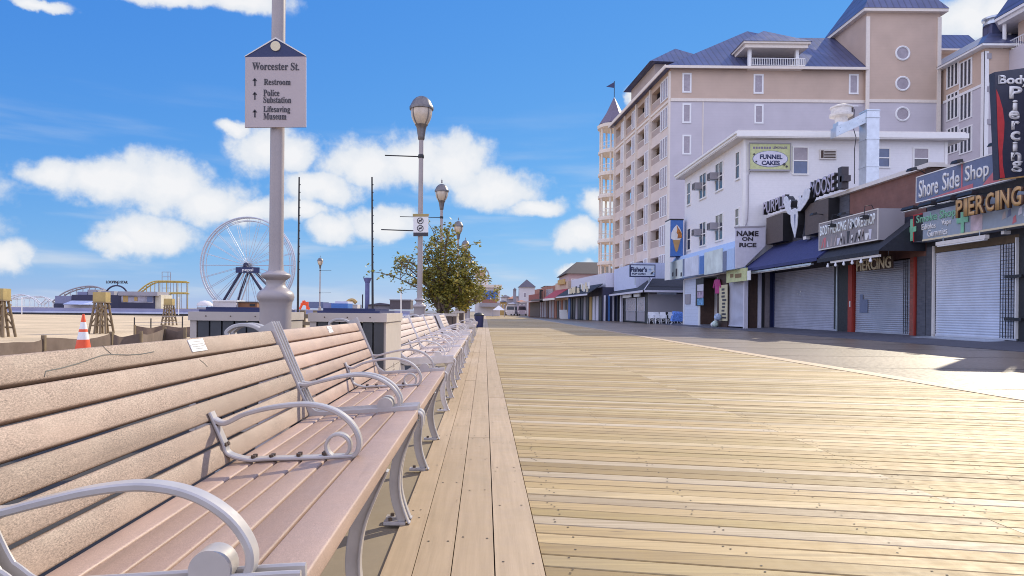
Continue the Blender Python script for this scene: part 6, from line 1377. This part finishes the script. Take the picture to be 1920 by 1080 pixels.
# observation wheel
YF = 150.0; hub = atY(464.5, 497.5, YF); t = thing('ferris_wheel', 'tall white spoked ferris wheel on dark slanted legs', 'ferris wheel', (hub.x, YF, .3))
nrm = Vector((-.08, -1, 0)).normalized(); RW = 10.5; uu = Vector((0, 0, 1)); vv = nrm.cross(uu)
steelw = M('wheel_steel', (.50, .52, .58), .4)
for s_ in (-.55, .55):
    b = MB(); b.ring(hub + nrm * s_, nrm, RW, .17, steelw, 72, 6); b.ring(hub + nrm * s_, nrm, RW - .75, .08, steelw, 72, 5); b.build('rim', t)
for k in range(24):
    a = 2 * math.pi * k / 24; d = uu * math.cos(a) + vv * math.sin(a); b = MB()
    for s_ in (-.5, .5): b.tube([hub + nrm * s_ * 1.4 + d * .4, hub + nrm * s_ + d * RW], .055, steelw, 5)
    b.tube([hub + nrm * -.55 + d * RW, hub + nrm * .55 + d * RW], .06, steelw, 5); b.build('spoke', t)
b = MB(); b.disc(hub - nrm * 1.1, nrm, .55, 2.2, dkblock, 20); b.build('hub', t)
for (xf, s_) in ((413, 1.3), (434, -1.3), (520, 1.3), (541, -1.3)):
    f_ = atY(xf, 570, YF); b = MB(); b.tube([hub + nrm * s_, Vector((f_.x, YF, .3)) + nrm * s_], .30, dkblock, 8); b.tube([hub + nrm * s_ + Vector((.5, 0, -.6)), Vector((f_.x + .9, YF, .3)) + nrm * s_], .16, ridewhite, 6); b.build('leg', t)
b = MB(); p, q = atY(443, 511.5, YF - 1.6), atY(487, 501.5, YF - 1.6); b.box(p.x, q.x, YF - 2.0, YF - 1.6, p.z, q.z, navy); b.build('sign_panel', t); frtext('pepsi', t, 454, 503, 475, 510.5, YF - 2.01, white, .02, .05)
t = thing('ticket_booth', 'white box shaped ticket hut in front of the ferris wheel legs', 'hut', atY(420, 578, 120)); pb(t, 'wall', 399, 565, 443, 579, 120, palewall); pb(t, 'roof', 397, 563, 445, 565, 119.8, white)
t = thing('wooden_shed', 'brown timber shed right of the white ticket hut', 'shed', atY(460, 578, 121)); pb(t, 'wall', 443.5, 567, 482, 579, 121, M('shed_brown', (.26, .12, .06), .8, var=.15)); pb(t, 'roof', 443, 565.5, 483, 567, 120.8, brownpanel); pb(t, 'window', 468, 570, 478, 574, 120.9, black, .09)
t = thing('ride_canopy', 'small grey domed ride left of the ticket hut', 'ride', atY(384, 578, 118)); c = atY(384, 577, 118); b = MB(); b.lathe((c.x, 118, .3), [(1.25, 0), (1.25, .7)], greywall, 16, False); b.build('base', t); b = MB(); b.lathe((c.x, 118, 1.3), [(1.35, 0), (1.2, .4), (.7, .75), (0, .9)], palewall, 16); b.build('dome', t); b = MB(); [b.tube([(c.x + 1.2 * math.cos(a), 118 + 1.2 * math.sin(a), .9), (c.x + 1.2 * math.cos(a), 118 + 1.2 * math.sin(a), 1.32)], .05, white, 4) for a in [math.pi * k / 4 for k in range(8)]]; b.build('post', t)
# masts
for x, yt, lb, ym in ((561, 332, 'tall thin dark mast just right of the nearest lamp post', 560), (697.5, 332, 'tall thin dark mast left of the second lamp post', 699)):
    a, c = atY(x, yt, 62), atY(ym - 1.5 if x < 600 else ym, 584, 62); t = thing('ride_mast', lb, 'mast', (c.x, 62, -.1), 'tall dark ride masts'); b = MB(); b.tube([(c.x, 62, -.1), a], .11, black, 8, r1=.07); b.build('shaft', t)
    b = MB()
    for k in range(12): q = Vector((c.x, 62, -.1)).lerp(a, .35 + k * .054); b.box(q.x + .06, q.x + .13, 61.95, 62.05, q.z, q.z + .08, black)
    b.build('step_row', t); b = MB(); b.lathe((c.x, 62, -.1), [(.5, 0), (.4, .2), (.2, .4)], orange if x < 600 else navy, 8); b.build('base', t)
t = thing('orange_frame', 'orange angular ride frame at the foot of the left mast', 'ride frame', atY(569, 580, 64)); b = MB()
for pa, pb_ in (((562, 580), (570, 564)), ((570, 564), (580, 580)), ((564, 570), (578, 570)), ((576, 580), (576, 566))): b.tube([atY(*pa, 64), atY(*pb_, 64)], .12, orange, 5)
b.build('frame', t)
t = thing('blue_marquee', 'blue covered ride with a sloping top beyond the lone lamp post', 'ride', atY(635, 578, 108)); pb(t, 'wall', 606, 568, 622, 579, 109, pierw); pb(t, 'cover', 621, 569, 652, 579, 108, midblue); pb(t, 'upper_cover', 576, 566, 606, 578, 110, slateblue); pb(t, 'top', 628, 565, 652, 569, 108.5, palelav)
t = thing('yellow_slide', 'small yellow slide top showing behind the blue marquee', 'slide', atY(659, 570, 115)); P_ = [atY(x, y, 115) for x, y in spline([(648, 570), (655, 564), (662, 563), (668, 568)], 4)]; b = MB(); b.tube(P_, .35, ochre, 6); b.build('chute', t); pb(t, 'wall', 650, 571, 670, 580, 115.5, palewall)
t = thing('ride_tower', 'dark blue column tower with a flared top beside the right mast', 'ride tower', atY(688, 580, 120)); c = atY(688.5, 575, 120); zt = atY(688.5, 521, 120).z
b = MB(); b.lathe((c.x, 120, .3), [(.42, 0), (.40, zt - 1.2)], M('tower_blue', (.12, .13, .28), .6, var=.15, scale=1), 12); b.build('column', t); b = MB(); b.lathe((c.x, 120, 0), [(.42, zt - .9), (.72, zt - .1), (.74, zt), (.2, zt + .05)], MATS['tower_blue'], 12); b.build('flared_top', t); pb(t, 'side_mast', 678.5, 552, 680.5, 578, 120, black, .3)
t = thing('low_pavilion', 'low grey pavilion with a shallow roof right of the blue tower', 'pavilion', atY(712, 580, 116)); pb(t, 'wall', 690, 572, 735, 580, 116, greywall); a, c = atY(684, 572, 115.5), atY(740, 568, 115.5); b = MB(); b.prism([(a.x, 115.5, a.z + .002), (c.x, 115.5, a.z + .002), ((a.x + c.x) / 2, 115.5, c.z)], (0, 6, 0), roofdk); b.build('roof', t)
t = thing('dark_hall', 'dark square hall behind the second lamp post base', 'building', atY(748, 580, 114)); pb(t, 'wall', 731, 563, 770, 580, 114, M('hall_brown', (.12, .10, .11), .8)); pb(t, 'roof', 730, 561.5, 771, 563, 113.8, greywall)
t = thing('pole', 'thin white pole in front of the dark hall', 'pole', atY(752, 585, 90)); b = MB(); b.tube([atY(752, 540, 90), atY(752, 588, 90)], .09, white, 6); b.build('shaft', t); c = atY(752, 540, 90); b = MB(); b.lathe(c, [(.14, 0), (.14, .1), (0, .2)], white, 8); b.build('cap', t)
